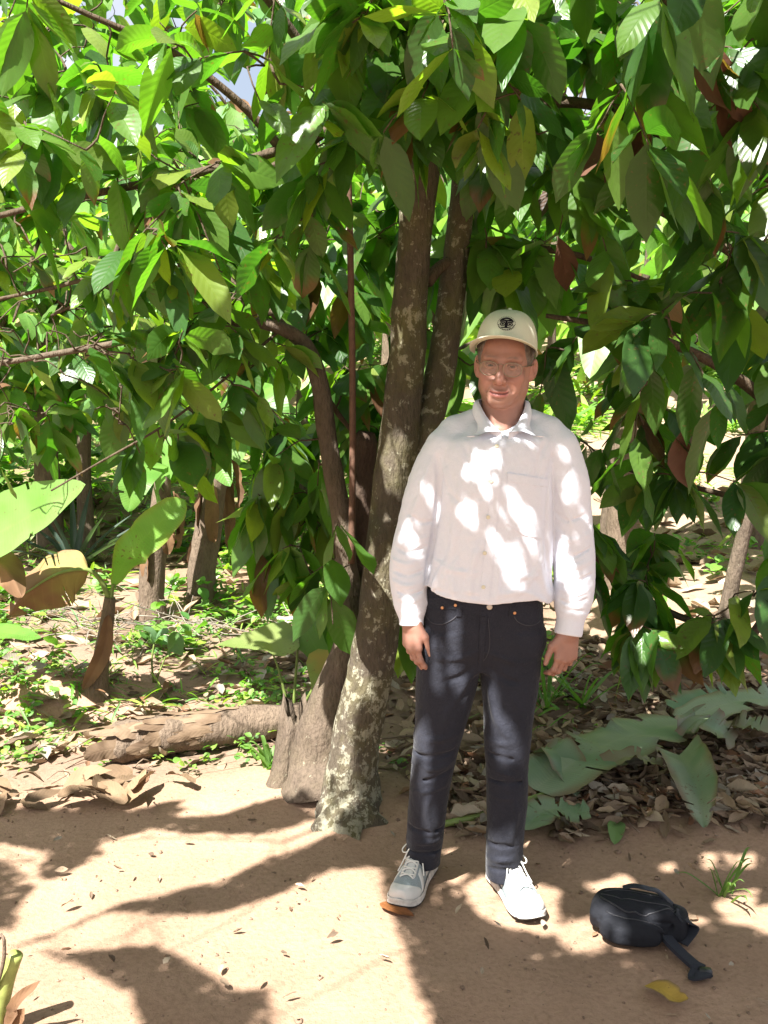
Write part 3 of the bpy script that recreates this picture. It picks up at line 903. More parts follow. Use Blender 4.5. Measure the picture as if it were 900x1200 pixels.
blade("leaf", [A(-50, 720, Yb2 - .1), A(-20, 738, Yb2 - .2), A(10, 742, Yb2 - .3), A(48, 748, Yb2 - .35)], .07, (.1, -.3, 1), M_BANANA, bp, GRN2, GRN, .1, .08, seed=10)

def dead_stem(label, pts, rad, seed, leaves_=()):
    t = thing("dried_banana_plant", label, "banana plant", pts[0], "dried banana stems on the left")
    mb = MB(); mb.tube(pts, rad, 18, n=30, rough=.16, seed=seed); mb.build("stem", M_SHEATH, t)
    r_ = np.random.default_rng(seed)
    for k in range(6):
        a = r_.uniform(0, 6.28); i = r_.uniform(.3, .9)
        p = catmull(pts, 30)[int(i * 29)]; o = np.array((math.cos(a), math.sin(a), 0)) * np.mean(rad)
        L = r_.uniform(.25, .5)
        blade("dry_sheath", [p + o, p + o * 1.35 - (0, 0, L * .4), p + o * 1.5 - (0, 0, L * .8), p + o * 1.3 - (0, 0, L)], .045, o, M_DRY, t, BRN, BRN2, .5, .3, rows=16, cols=7, seed=seed + k)
    for j, lf in enumerate(leaves_):
        blade("leaf", lf[0], lf[1], lf[2], M_BANANA, t, GRN, GRN2, .15, .06, seed=seed + 30 + j, tear=4)
    return t
p0 = GT(180, 728); y0 = p0[1]
dead_stem("shorter dark banana stem wrapped in dry sheaths, nearer the withered leaf", [p0 - (0, 0, .05), A(178, 690, y0), A(182, 640, y0), A(188, 590, y0), A(192, 545, y0)], [.085, .08, .075, .06, .04], 41,
          [([A(190, 575, y0), A(178, 540, y0 - .2), A(160, 560, y0 - .5), A(150, 600, y0 - .6)], .12, (.3, -.5, .8)), ([A(192, 550, y0), A(215, 520, y0), A(245, 530, y0 - .1), A(270, 570, y0 - .2)], .13, (-.2, -.5, .8)),
           ([A(188, 600, y0 - .1), A(184, 580, y0 - .2), A(190, 560, y0 - .3), A(205, 540, y0 - .3)], .09, (-.6, -.6, .3))])
p0 = GT(238, 704); y0 = p0[1]
dead_stem("taller leaning banana stem with pale torn sheaths, next to the dry twigs", [p0 - (0, 0, .05), A(236, 670, y0), A(244, 620, y0), A(254, 560, y0), A(262, 510, y0)], [.10, .095, .085, .07, .05], 47,
          [([A(262, 515, y0), A(280, 470, y0), A(310, 470, y0 - .2), A(335, 510, y0 - .3)], .16, (-.2, -.5, .8)), ([A(260, 520, y0), A(235, 470, y0), A(200, 460, y0 - .2), A(165, 490, y0 - .3)], .16, (.2, -.5, .8))])

# --- spiky dark plant
b0 = GT(88, 668)
sp = thing("spiky_plant", "dark grey green plant with stiff spiky leaves, in the grass behind the broad banana leaf", "plant", b0)
r_ = np.random.default_rng(3)
for k in range(15):
    a = r_.uniform(0, 6.28); el = r_.uniform(.35, 1.3); L = r_.uniform(.5, .85)
    d = np.array((math.cos(a) * math.cos(el), math.sin(a) * math.cos(el), math.sin(el)))
    blade("leaf", [b0, b0 + d * L * .5, b0 + d * L + (0, 0, -.06)], .028, (-d[0] * .5, -d[1] * .5, 1), M_STALK if False else M_BANANA, sp, (.035, .060, .045), (.06, .09, .07), .6, .02, rows=14, cols=5, prof=([0, .2, .6, 1], [.8, 1, .7, .02]), seed=k)

# --- taro by the stump
b0 = GT(338, 842); Yt = b0[1]
ta = thing("taro_plant", "taro with a wide arrow shaped leaf spreading left beside the stump", "plant", b0)
mb = MB(); mb.tube([b0, A(333, 810, Yt), A(325, 780, Yt), A(314, 753, Yt)], [.008, .007, .005, .004], 7, n=16)
mb.tube([b0 + (.02, 0, 0), A(346, 800, Yt), A(349, 760, Yt), A(351, 735, Yt + .1)], [.008, .007, .005, .004], 7, n=16)
mb.tube([b0 + (.03, 0, 0), A(362, 815, Yt), A(376, 790, Yt - .05), A(384, 768, Yt - .08)], [.008, .007, .005, .004], 7, n=16)
mb.build("stalks", M_STALK, ta)
blade("leaf", [A(350, 747, Yt + .02), A(325, 752, Yt), A(296, 752, Yt - .04), A(250, 757, Yt - .1)], .125, (-.1, -.42, .9), M_BANANA, ta, (.15, .215, .06), (.20, .25, .085), .12, .05, prof=([0, .12, .3, .6, 1], [.55, .95, 1, .62, .01]), seed=21)
blade("leaf", [A(352, 733, Yt + .1), A(362, 745, Yt + .05), A(372, 765, Yt), A(378, 795, Yt)], .10, (.2, -.8, .5), M_BANANA, ta, (.10, .18, .05), None, .12, .05, prof=([0, .12, .3, .6, 1], [.55, .95, 1, .62, .01]), seed=22)
blade("leaf", [A(385, 762, Yt - .1), A(380, 782, Yt - .12), A(374, 800, Yt - .14), A(366, 815, Yt - .15)], .085, (-.2, -.9, .4), M_BANANA, ta, (.20, .24, .06), (.30, .20, .05), .12, .05, prof=([0, .12, .3, .6, 1], [.55, .95, 1, .62, .01]), seed=23)
# --- two leaved seedling
b0 = GT(180, 800)
se = thing("seedling", "upright seedling with two pale rounded leaves in the middle of the weeds", "plant", b0)
Ys = b0[1]
mb = MB(); mb.tube([b0, A(178, 775, Ys), A(181, 752, Ys)], [.006, .005, .004], 7, n=10); mb.tube([b0 + (.01, 0, 0), A(190, 780, Ys), A(197, 762, Ys)], [.005, .004, .003], 7, n=10)
mb.build("stem", M_STALK, se)
OV = ([0, .12, .4, .7, 1], [.3, .85, 1, .7, .02])
blade("leaf", [A(182, 752, Ys), A(174, 742, Ys - .02), A(168, 738, Ys - .05)], .045, (.1, -.4, 1), M_BANANA, se, (.13, .24, .12), None, .3, .02, rows=14, cols=7, prof=OV, seed=1)
blade("leaf", [A(182, 752, Ys), A(190, 744, Ys - .02), A(198, 741, Ys - .05)], .045, (-.1, -.4, 1), M_BANANA, se, (.13, .24, .12), None, .3, .02, rows=14, cols=7, prof=OV, seed=2)
blade("leaf", [A(197, 762, Ys), A(205, 754, Ys - .05), A(214, 768, Ys - .1)], .06, (-.3, -.7, .6), M_BANANA, se, (.10, .19, .06), None, .2, .03, rows=14, cols=7, prof=OV, seed=3)

# --- fallen banana log
y0 = 4.02
l0, l1 = GT(128, 890), GT(342, 868)
lg = thing("fallen_log", "weathered fallen banana log with a frayed left end lying behind the path", "log", (l0 + l1) / 2)
n_ = 44
ax_p = catmull([l0 + (0, -.02, .065), l0 * .7 + l1 * .3 + (0, .0, .085), l0 * .4 + l1 * .6 + (0, .02, .08), l1 + (0.05, .06, .075)], n_)
mb = MB(); mb.tube(ax_p, np.interp(np.linspace(0, 1, n_), [0, .06, .2, .6, 1], [.062, .088, .085, .080, .070]), 30, rough=.22, seed=33)
lo_ = mb.build("log", M_SHEATH, lg)
r_ = np.random.default_rng(12)
for k in range(22):
    a = r_.uniform(-.4, 2.6)
    o = np.array((0, -math.cos(a) * .074, math.sin(a) * .074))
    s0 = r_.uniform(0.02, .55)
    p = ax_p[int(s0 * 43)] + o
    d = norm(ax_p[0] - ax_p[-1]); L = r_.uniform(.14, .34)
    blade("torn_sheath", [p - d * L * .6 + o * .06, p + o * .12, p + d * L * .5 + o * r_.uniform(.1, .6) - (0, 0, .01)], r_.uniform(.02, .045), o, M_DRY, lg, (.21, .15, .10), (.12, .08, .052), -.2, .25, rows=16, cols=7, prof=([0, .3, .8, 1], [.5, 1, .8, .3]), seed=60 + k)

# --- cut banana leaves on the ground at the right
def ground_leaf(label, pts, w, c0, c1, fold=.12, tear=5, seed=0, lift=.03, up=(0, 0, 1), wav=.10, dep=.7, prof=None, rows=40):
    q = [GT(x, y) + (0, 0, lift + (h if h else 0)) for x, y, h in pts]
    ob = blade("banana_leaf", q, w, up, M_BANANA_CUT, None, c0, c1, fold, wav, rows=rows, seed=seed, tear=tear, tears_depth=dep, edgecol=(.16, .115, .07), prof=prof)
    return tag(ob, label, "banana leaf", "cut banana leaves on the ground")
M_BANANA_CUT = leaf_mat("cut_banana_leaf", 0.45, 0.15, (1.3, 1.5, 0.6), 0.45, 60.0, 0.20)
CG, CG2 = (.125, .200, .120), (.215, .265, .185)
SQ = ([0, .08, .5, .9, 1], [.6, 1, 1, .9, .5])
ground_leaf("cut banana leaf lying longest across the litter behind the man's feet", [(625, 940, .02), (680, 918, .07), (730, 895, .08), (800, 868, .05)], .16, CG, CG2, .10, 7, 71, prof=SQ, dep=.55)
ground_leaf("torn green banana leaf piece standing up in a fold nearest the bag", [(795, 908, .05), (806, 930, .07), (818, 955, .04), (824, 983, .01)], .085, CG, CG2, .55, 2, 72, prof=([0, .05, .3, .6, .85, 1], [.95, 1, .98, .9, .55, .12]), wav=.16, up=(-.25, -.3, .9))
ground_leaf("dull green torn banana leaf end poking out at the right edge above the square piece", [(845, 872, .03), (880, 878, .06), (930, 886, .03)], .09, (.15, .19, .11), (.20, .17, .11), .2, 8, 78, prof=SQ, wav=.2)
ground_leaf("half dried banana leaf shred lying across the longest cut leaf", [(700, 930, .05), (735, 922, .09), (775, 925, .06)], .05, (.20, .19, .12), (.17, .12, .08), .3, 9, 79, prof=SQ, wav=.25, dep=.95)
ground_leaf("square cut banana leaf with a brown stained half above the folded piece", [(798, 878, .12), (825, 884, .10), (860, 890, .05)], .13, CG, (.16, .13, .09), .05, 6, 73, prof=SQ)
ground_leaf("narrow shredded banana leaf strips beside the man's trouser leg", [(612, 985, .01), (640, 968, .03), (690, 968, .02)], .085, CG, CG2, .1, 8, 74, prof=SQ, dep=.8)
ground_leaf("curved banana leaf strip curling over the litter by the knee", [(628, 905, .04), (650, 912, .08), (668, 928, .03), (676, 945, .01)], .075, CG2, CG, .3, 2, 75)
ground_leaf("pale silvery banana leaf underside under the drooping branch at the right edge", [(800, 868, .05), (850, 858, .10), (905, 850, .09), (960, 850, .05)], .12, (.26, .30, .23), (.20, .26, .18), .15, 9, 76, prof=SQ, dep=.8)
ground_leaf("bluish banana leaf lying furthest back under the drooping branch", [(790, 852, .05), (830, 842, .06), (880, 832, .05)], .10, (.12, .20, .14), CG, .2, 5, 77, prof=SQ)
mb = MB(); mb.tube([GT(520, 972) + (0, 0, .02), GT(570, 962) + (0, 0, .025), GT(640, 942) + (0, 0, .04)], [.012, .014, .010], 8, n=16)
tag(mb.build("leaf_stalk", M_STALK, None), "pale green cut leaf stalk lying behind the man's trouser cuffs", "stalk")
tag(blade("fallen_leaf", [GT(722, 968) + (0, 0, .02), GT(722, 980) + (0, 0, .025), GT(720, 993) + (0, 0, .01)], .030, (0, -.2, 1), M_BANANA_CUT, None, (.12, .21, .07), None, .2, .05, rows=14, cols=7), "small fresh green leaf scrap lying below the banana leaves", "leaf")
tag(blade("fallen_leaf", [GT(755, 1160) + (0, 0, .012), GT(775, 1172) + (0, 0, .03), GT(792, 1180) + (0, 0, .022), GT(806, 1182) + (0, 0, .03)], .034, (.1, -.1, 1), M_DRY, None, (.42, .29, .05), (.30, .20, .045), .35, .08, rows=18, cols=7, edgecol=(.16, .11, .06), seed=5), "yellow fallen leaf with a curled brown tip in front of the black bag", "leaf")
tag(blade("fallen_leaf", [GT(448, 1060) + (0, 0, .008), GT(462, 1070) + (0, 0, .012), GT(485, 1076) + (0, 0, .006)], .028, (0, 0, 1), M_DRY, None, (.25, .10, .035), (.18, .07, .03), .3, .1, rows=14, cols=7), "small orange brown leaf under the toe of the grey shoe", "leaf")

# --- heap of big dry leaves at the edge of the path
r_ = np.random.default_rng(77)
for k in range(26):
    x, y = r_.uniform(-10, 185), r_.uniform(922, 952)
    if k < 14: x = 110 + r_.normal(0, 38); y = 936 + r_.normal(0, 8)
    c = GT(x, y) + np.array((0, 0, r_.uniform(.01, .065)))
    a = r_.uniform(0, 6.28); L = r_.uniform(.09, .19)
    d = np.array((math.cos(a), math.sin(a), r_.uniform(-.25, .3)))
    cc = np.array((.23, .155, .095)) * r_.uniform(.55, 1.15)
    ob = blade("dry_leaf", [c - d * L * .5, c + (0, 0, r_.uniform(.0, .03)), c + d * L * .5 + (0, 0, r_.uniform(-.01, .03))], L * .2, (r_.normal(0, .4), r_.normal(0, .4), 1), M_DRY, None, cc, cc * .7, r_.uniform(.1, .5), .14, rows=16, cols=7, prof=OV, seed=200 + k)
    tag(ob, "large curled brown leaf in the dry heap at the left edge of the path", "leaf", "big dry leaves heaped left of the path")

# --- cut stalk at the bottom left corner
b0 = G(-12, 1215)
cs = thing("cut_stalk", "freshly cut green plant stalk with a dry brown sheath in the near left corner", "plant stalk", b0)
Yc = b0[1]
mb = MB(); mb.tube([b0 - (0, 0, .04), A(-2, 1180, Yc), A(8, 1145, Yc), A(19, 1118, Yc)], [.030, .026, .021, .017], 12, n=16, rough=.05); mb.build("stalk", plain("cut_stalk_skin", (.22, .26, .07), .5, .4, 40, .3), cs)
blade("dry_sheath", [b0 + (.02, -.01, 0), A(15, 1190, Yc - .02), A(22, 1172, Yc - .03), A(48, 1149, Yc - .03)], .018, (-.4, -.8, .4), M_DRY, cs, BRN, BRN2, .5, .3, rows=16, cols=5, seed=3)
blade("dry_sheath", [b0 + (.03, -.01, -.02), A(22, 1200, Yc - .03), A(28, 1182, Yc - .04)], .030, (-.4, -.8, .4), M_DRY, cs, BRN2, BRN, .5, .3, rows=12, cols=5, seed=4)
mb = MB(); mb.tube([b0 - (.03, 0, 0), A(1, 1140, Yc - .03), A(5, 1105, Yc - .03), A(1, 1094, Yc - .02)], [.006, .005, .004, .003], 6, n=14); mb.build("dry_shoot", M_SHEATH, cs)

# --- dry twigs
def twigs(label, px, py, n, spread, L, seed):
    r_ = np.random.default_rng(seed); mb = MB()
    c = GT(px, py)
    for k in range(n):
        p = c + np.array((r_.normal(0, spread), r_.normal(0, spread * .6), r_.uniform(0.0, .06)))
        p[2] = float(hgt(p[0], p[1])) + r_.uniform(.0, .08)
        a = r_.uniform(0, 6.28); d = np.array((math.cos(a), math.sin(a), r_.uniform(-.05, .5)))
        l = r_.uniform(.4, 1) * L
        q = [p, p + d * l * .4 + r_.normal(0, .02, 3), p + d * l * .7 + r_.normal(0, .04, 3), p + d * l + r_.normal(0, .05, 3)]
        mb.tube(q, [.0035, .003, .0022, .001], 5, n=9)
        if k % 2: mb.tube([q[1], q[1] + r_.normal(0, .08, 3) + (0, 0, .05)], [.003, .001], 4)
    ob = mb.build("dry_twigs", plain("bleached_twig", (.22, .19, .155), .9, .1, 40, .3), None)
    tag(ob, label, "twigs")
twigs("bleached dry twigs tangled at the foot of the leaning banana stem", 232, 742, 34, .28, .6, 5)
twigs("bleached dry twigs behind the withered banana leaf", 90, 728, 26, .30, .5, 6)

# --- grass tufts and tall weeds that stand alone
def tuft(name, label, base, n, L, w, seed, col, spread=.5, cat="grass tuft"):
    r_ = np.random.default_rng(seed)
    t = thing(name, label, cat, base)
    for k in range(n):
        a = r_.uniform(0, 6.28); el = r_.uniform(.5, 1.35); l = L * r_.uniform(.5, 1)
        d = np.array((math.cos(a) * math.cos(el), math.sin(a) * math.cos(el), math.sin(el)))
        o = base + np.array((r_.normal(0, .012), r_.normal(0, .012), -.005))
        out = np.array((d[0], d[1], 0)) * spread
        blade("blade", [o, o + d * l * .5, o + d * l * .85 + out * l * .2, o + d * l + out * l * .5 - (0, 0, .12 * l)], w, (-d[0], -d[1], .6), M_BANANA, t, col, None, .4, .02, rows=10, cols=3, prof=([0, .3, .7, 1], [.7, 1, .7, .02]), seed=k)
tuft("grass_tuft", "small fresh grass tuft growing from the path beyond the bag", GT(848, 1050), 13, .19, .006, 1, (.12, .22, .06))
tuft("tall_weed", "tall grassy weed standing right behind the man's left hand", GT(640, 832), 9, .46, .011, 2, (.10, .20, .05), .4, "weed")
tuft("tall_weed", "broad bladed weed on the dry ground left of the drooping branch", GT(682, 828), 9, .28, .012, 3, (.11, .21, .05), .5, "weed")
tuft("grass_tuft", "green grassy clump in front of the fallen log by the stump", GT(316, 900), 14, .16, .012, 4, (.13, .24, .06))

# --- pale banana plant far behind the man
for lab, (bx, by), hgt_, sd in (("banana plant with pale sunlit leaves behind the man's sleeve", (725, 690), 1.5, 1), ("banana plant on the slope behind the small trees at left", (60, 640), 1.7, 2), ("banana plant in the gap between brown stem and pale trunk", (455, 680), 1.9, 3), ("banana plant with drooping leaves at the far right edge", (880, 640), 1.6, 4)):
    b0 = GT(bx, by)
    t = thing("banana_plant", lab, "banana plant", b0)
    r_ = np.random.default_rng(sd + 90)
    mb = MB(); mb.tube([b0 - (0, 0, .1), b0 + (0, 0, hgt_ * .5), b0 + (.03, 0, hgt_)], [.11, .09, .05], 14, n=18, rough=.1, seed=sd); mb.build("stem", M_SHEATH, t)
    for k in range(8):
        a = k * 2.399 + r_.uniform(-.3, .3); L = r_.uniform(.9, 1.5)
        d = np.array((math.cos(a), math.sin(a), 0))
        top = b0 + (0.03, 0, hgt_)
        blade("leaf", [top, top + d * L * .3 + (0, 0, L * .35), top + d * L * .7 + (0, 0, L * .32), top + d * L + (0, 0, -.1 * L)], .20, (0, 0, 1), M_BANANA, t, (.12, .24, .06), (.18, .30, .09), .15, .06, seed=sd * 10 + k, tear=6)

# ================================================================== ground cover nobody could count
def scatter_litter(n, xr, yr, seed, Lr, weight):
    r_ = np.random.default_rng(seed)
    x = r_.uniform(*xr, n * 4); y = r_.uniform(*yr, n * 4)
    k = r_.random(n * 4) < weight(x, y)
    x, y = x[k][:n], y[k][:n]
    m = len(x)
    z = hgt(x, y) + r_.uniform(.004, .035, m)
    a = r_.uniform(0, 6.28, m); L = r_.uniform(*Lr, m)
    D = np.stack([np.cos(a), np.sin(a), r_.normal(0, .25, m)], 1)
    Nn = np.stack([r_.normal(0, .28, m), r_.normal(0, .28, m), np.ones(m)], 1)
    V = leaf_verts(np.stack([x, y, z], 1) - D * L[:, None] * .5, D, Nn, L, L * r_.uniform(.11, .22, m), r_.uniform(-.4, .3, m), r_.uniform(-.2, .6, m), .20, P_COCOA, r_.uniform(-.3, .5, m))
    pal = np.array(((.29, .215, .145), (.225, .165, .115), (.125, .088, .062), (.36, .295, .22), (.21, .115, .068), (.28, .25, .205)))
    c = pal[r_.choice(6, m, p=(.26, .25, .2, .11, .08, .10))] * r_.uniform(.75, 1.2, m)[:, None]
    return V, c
V1, c1_ = scatter_litter(4200, (-2.6, 3.4), (3.0, 5.4), 1, (.045, .15), lambda x, y: litter_w(x, y) * np.where(x > .1, 1.0, np.where(y < 3.95, .22, .36)))
V2, c2_ = scatter_litter(1100, (-4.5, 5.0), (5.2, 9.5), 2, (.12, .26), lambda x, y: np.full_like(x, .8))
V3, c3_ = scatter_litter(150, (-1.6, 1.8), (2.1, 3.4), 3, (.015, .05), lambda x, y: np.full_like(x, 1.0))
V4, c4_ = scatter_litter(1300, (.2, 1.9), (3.05, 3.9), 4, (.04, .13), lambda x, y: litter_w(x, y))
o = leaf_object("leaf_litter", np.concatenate([V1, V2, V3, V4]), np.concatenate([c1_, c2_, c3_, c4_]), M_DRY, None, .1)
tag(o, kind="stuff")

# crumbs and pebbles on the trodden earth
r_ = np.random.default_rng(92); mb = MB()
for k in range(900):
    x, y = r_.uniform(-1.7, 1.9), r_.uniform(2.05, 3.7)
    r0 = r_.uniform(.0015, .005) * (2.0 if k % 23 == 0 else 1)
    p = np.array((x, y, float(hgt(x, y)) + r0 * .3))
    s_ = r_.uniform(.6, 1.3, 3) * r0
    mb.grid([[p + np.array((s_[0] * math.cos(a) * math.cos(e), s_[1] * math.sin(a) * math.cos(e), s_[2] * .8 * math.sin(e))) * (1 + .25 * math.sin(3 * a + k)) for a in np.linspace(0, 6.283, 7, endpoint=False)] for e in (-1.2, -.4, .4, 1.2)], close=True)
tag(mb.build("soil_crumbs", plain("soil_crumb", (.20, .14, .10), .95, .1, 70, .6), None), kind="stuff")
# fine sticks and leaf stalks lying in the litter
r_ = np.random.default_rng(91); mb = MB()
for k in range(260):
    x, y = r_.uniform(-2.2, 2.2), r_.uniform(3.2, 5.2)
    if r_.random() > float(litter_w(np.array(x), np.array(y))): continue
    p = np.array((x, y, float(hgt(x, y)) + .02)); a = r_.uniform(0, 6.28); l = r_.uniform(.06, .30)
    d = np.array((math.cos(a), math.sin(a), r_.normal(0, .08)))
    mb.tube([p - d * l * .5, p + r_.normal(0, .008, 3), p + d * l * .5], r_.uniform(.0012, .0035), 5, n=5)
tag(mb.build("stick_litter", plain("dry_stick", (.19, .14, .10), .9, .1, 60, .4), None), kind="stuff")

def clumps(n, xr, yr, seed, weight, Lr, nl, wr, hr):
    r_ = np.random.default_rng(seed)
    x = r_.uniform(*xr, n * 5); y = r_.uniform(*yr, n * 5)
    k = r_.random(n * 5) < weight(x, y); x, y = x[k][:n], y[k][:n]
    B, D, Nn, L, W = [], [], [], [], []
    for i in range(len(x)):
        h = r_.uniform(*hr); z0 = float(hgt(x[i], y[i]))
        for q in range(r_.integers(*nl)):
            a = r_.uniform(0, 6.28); l = r_.uniform(*Lr)
            el = r_.uniform(-.1, .9)
            B.append((x[i] + r_.normal(0, .02), y[i] + r_.normal(0, .02), z0 + h * r_.uniform(.2, 1)))
            D.append((math.cos(a) * math.cos(el), math.sin(a) * math.cos(el), math.sin(el)))
            Nn.append((r_.normal(0, .2), r_.normal(0, .2), 1)); L.append(l); W.append(l * wr * r_.uniform(.8, 1.2))
    L, W = np.array(L), np.array(W)
    V = leaf_verts(np.array(B), np.array(D), np.array(Nn), L, W, r_.uniform(.2, .9, len(L)), .2, .08, P_OVAL, None, S_ROW)
    return V
def w_left(x, y): return litter_w(x, y) * np.clip(.25 + 1.2 * vnoise(np.stack([x * 1.7, y * 1.7, np.zeros_like(x)], -1), 15), 0, 1) * np.where(x > .9, .25, 1.0)
VV = np.concatenate([clumps(620, (-2.4, .9), (3.75, 6.0), 11, w_left, (.02, .055), (4, 10), .30, (.02, .10)), clumps(800, (-4.5, 3.2), (5.2, 9.5), 12, w_left, (.05, .13), (4, 9), .28, (.03, .2)), clumps(230, (-5.5, .8), (7.3, 11.5), 17, w_left, (.14, .30), (6, 12), .22, (.15, 1.3))])
cc = leaf_cols(len(VV), .25, .0, .2, 1.35)
tag(leaf_object("undergrowth", VV, cc, M_LEAF_FAR, None, .03), kind="stuff")
def w_grass(x, y): return np.clip(.5 + 1.4 * vnoise(np.stack([x * .9, y * .9, np.zeros_like(x)], -1), 16), 0.05, 1) * np.where((x > .9) & (y < 9), .15, 1.0)
VV = np.concatenate([clumps(900, (-5, 3.5), (6.4, 12.5), 13, w_grass, (.12, .30), (5, 10), .035, (.0, .03)), clumps(260, (-2.6, .9), (4.0, 6.6), 14, w_grass, (.08, .2), (4, 8), .035, (.0, .02)), clumps(900, (-8, 9), (12, 18), 15, w_grass, (.3, .6), (5, 9), .06, (.0, .1))])
tag(leaf_object("grass", VV, leaf_cols(len(VV), .4, .02, .2, 1.4), M_LEAF_FAR, None, .0), kind="stuff")

# --- dead brown leaves caught in the right hand tree
r_ = np.random.default_rng(8)
n = 16
KEEP = [0, 1, 2, 3, 5, 7, 9, 12, 13]
Bp = np.array([P(x, y, Y) for x, y, Y in [(790, 50, 2.75), (835, 110, 2.85), (700, 150, 3.2), (735, 160, 3.2), (715, 200, 3.2), (780, 180, 3.3), (690, 215, 3.2), (760, 140, 3.2), (640, 150, 3.2), (655, 275, 3.4), (630, 280, 3.4), (680, 300, 3.4), (800, 500, 3.4), (575, 60, 2.8), (745, 210, 3.2), (720, 120, 3.2)]])
Bp = Bp[KEEP]; n = len(KEEP)
D = np.array([(0.75, .2, -.55), (.7, .1, -.7)] + [(r_.normal(0, .3), r_.normal(0, .3), -1) for _ in range(n - 2)])
Ln = np.array([.30, .26] + list(r_.uniform(.13, .24, n - 2)))
V = leaf_verts(Bp, D, np.array([(r_.normal(0, .5), -1, .3) for _ in range(n)]), Ln, Ln * .2, r_.uniform(-.1, .4, n), r_.uniform(.2, 1.1, n), .3, P_COCOA, r_.uniform(-.5, .8, n))
leaf_object("dead_leaves", V, np.array((.135, .066, .040)) * r_.uniform(.6, 1.2, n)[:, None], M_DRY, tree_r, 0)
for b_ in Bp: sr.twig(b_, r0=.004, maxd=1.5)
# ================================================================== the canopy above the path that keeps the man in shade
shade = ~lit
reg = shade & (GX > -1.6) & (GX < 2.4) & (GY < np.interp(GX, [-2, -.1, .35, .6, 2.5], [3.45, 3.45, 3.75, 4.3, 4.3])) & (GY > 1.95)
need = np.where((GX > .35) & (GX < 1.2) & (GY > 2.8) & (GY < 3.7), 2, 1)
n_add = 0
over_V = [[], []]; over_C = [[], []]; over_tip = [[], []]
for it in range(9000):
    todo = np.argwhere(reg & (cover < need))
    if len(todo) < 0.015 * reg.sum(): break
    for _ in range(40):
        i, j = todo[rng.integers(len(todo))]
        if cover[i, j] >= need[i, j]: continue
        z = rng.uniform(2.62, 3.45)
        g = np.array((gx[i], gy[j]))
        c = np.array((g[0] + z * SUN.x / SUN.z, g[1] + z * SUN.y / SUN.z, z))
        # stay above the picture's top edge
        if c[1] > 0.4 and c[2] < CAM_H + c[1] * 0.345 + 0.16:
            z = CAM_H + c[1] * 0.345 + rng.uniform(0.18, 0.6)
            c = np.array((g[0] + z * SUN.x / SUN.z, g[1] + z * SUN.y / SUN.z, z))
        for tr in range(13):
            L = rng.uniform(.17, .30) * (1.0, .8, .65, .5, .4, .3, .25, .2, .16, .13, .13, .1, .1)[tr]
            a = rng.uniform(0, 2 * math.pi)
            D = norm(np.array((math.cos(a), math.sin(a), rng.uniform(-.9, .0))))
            Nn = np.array(SUN) + rng.normal(0, .45, 3)
            B = c - D * L * 0.55
            V = leaf_verts(B[None], D[None], Nn[None], np.array([L]), np.array([L * .19]), np.array([rng.uniform(.1, .6)]), np.array([rng.uniform(-.1, .3)]), .08)
            if not blocks_light(V[0]):
                w = 1 if c[0] > 0.75 else 0
                over_V[w].append(V); over_C[w].append(leaf_cols(1, .1, .02)); over_tip[w].append(B)
                add_cover(V[0]); n_add += 1
                break
print("canopy leaves", n_add, "uncovered", (reg & (cover < need)).sum() / reg.sum(), "lit", lit.sum())
for w, (s_, l_) in enumerate(((sk, lv), (sr, lr))):
    if over_V[w]:
        l_.V.append(np.concatenate(over_V[w])); l_.C.append(np.concatenate(over_C[w]))
        tips = np.array(over_tip[w])
        for k in range(0, len(tips), 5):
            s_.twig(tips[k], r0=0.004, sag=0.05, maxd=1.4)
lv.build("crown", M_LEAF, tree)
lr.build("crown", M_LEAF, tree_r)
sk.mb.build("branches", M_TWIG, tree)
sr.mb.build("branches", M_TWIG, tree_r)

# ================================================================== trees further back
def far_tree(name, label, loc, h, crown_r, nleaf, gain, yellow, lean=0.0, trunk_r=.07, Lr=(.16, .30), seed=0, low=.35):
    global rng
    t = thing(name, label, "tree", loc, "trees behind the clearing")
    o = np.array(loc, float)
    s = Skel(); mb = MB()
    top = np.array((lean, rng.normal(0, .15), h * .62))
    s.limb([o + (0, 0, -.1), o + top * .35 + rng.normal(0, .05, 3), o + top * .7 + rng.normal(0, .06, 3), o + top], [trunk_r, trunk_r * .8, trunk_r * .65, trunk_r * .45], 12, 26, .12, seed, mb)
    mb.build("trunk", M_BARK, t)
    for k in range(7):
        a = k * 2.4 + rng.uniform(-.4, .4)
        st = top * rng.uniform(.5, 1.0)
        e = top * .9 + np.array((math.cos(a) * crown_r * .8, math.sin(a) * crown_r * .8, rng.uniform(-.1, .35) * h))
        s.limb([o + st, o + (st + e) * .5 + (0, 0, .12 * h), o + e], [trunk_r * .4, trunk_r * .25, .008], 7, 14, .1, k)
    L = Leaves()
    ntw = nleaf // 7
    for k in range(ntw):
        u = norm(rng.normal(0, 1, 3)); r = rng.uniform(.35, 1) ** .6
        tip = o + np.array((top[0], top[1], h * .62)) + u * r * np.array((crown_r, crown_r, h * (1 - low) * .5))
        q = s.twig(tip, maxd=3.5, n=5)
        if q is None: continue
        B, D, Nn, Ln, W = leaves_on(q, 7, Lr, hang=.6)
        L.add(B, D, Nn, Ln, W * 1.1, leaf_cols(7, yellow, .03, .4, gain), filt=False)
    s.mb.build("branches", M_TWIG, t)
    L.build("crown", M_LEAF_FAR, t)
    return t
def gl(x, y): return (x, y, float(hgt(x, y)))
far_tree("small_tree", "leafy young tree behind the dry banana stems on the left", gl(-2.3, 7.6), 3.6, 1.5, 620, 1.25, .25, seed=1)
far_tree("small_tree", "low bushy tree behind the spiky plant with its crown near the ground", gl(-3.1, 7.4), 2.9, 1.3, 640, 1.3, .3, seed=21, low=.3)
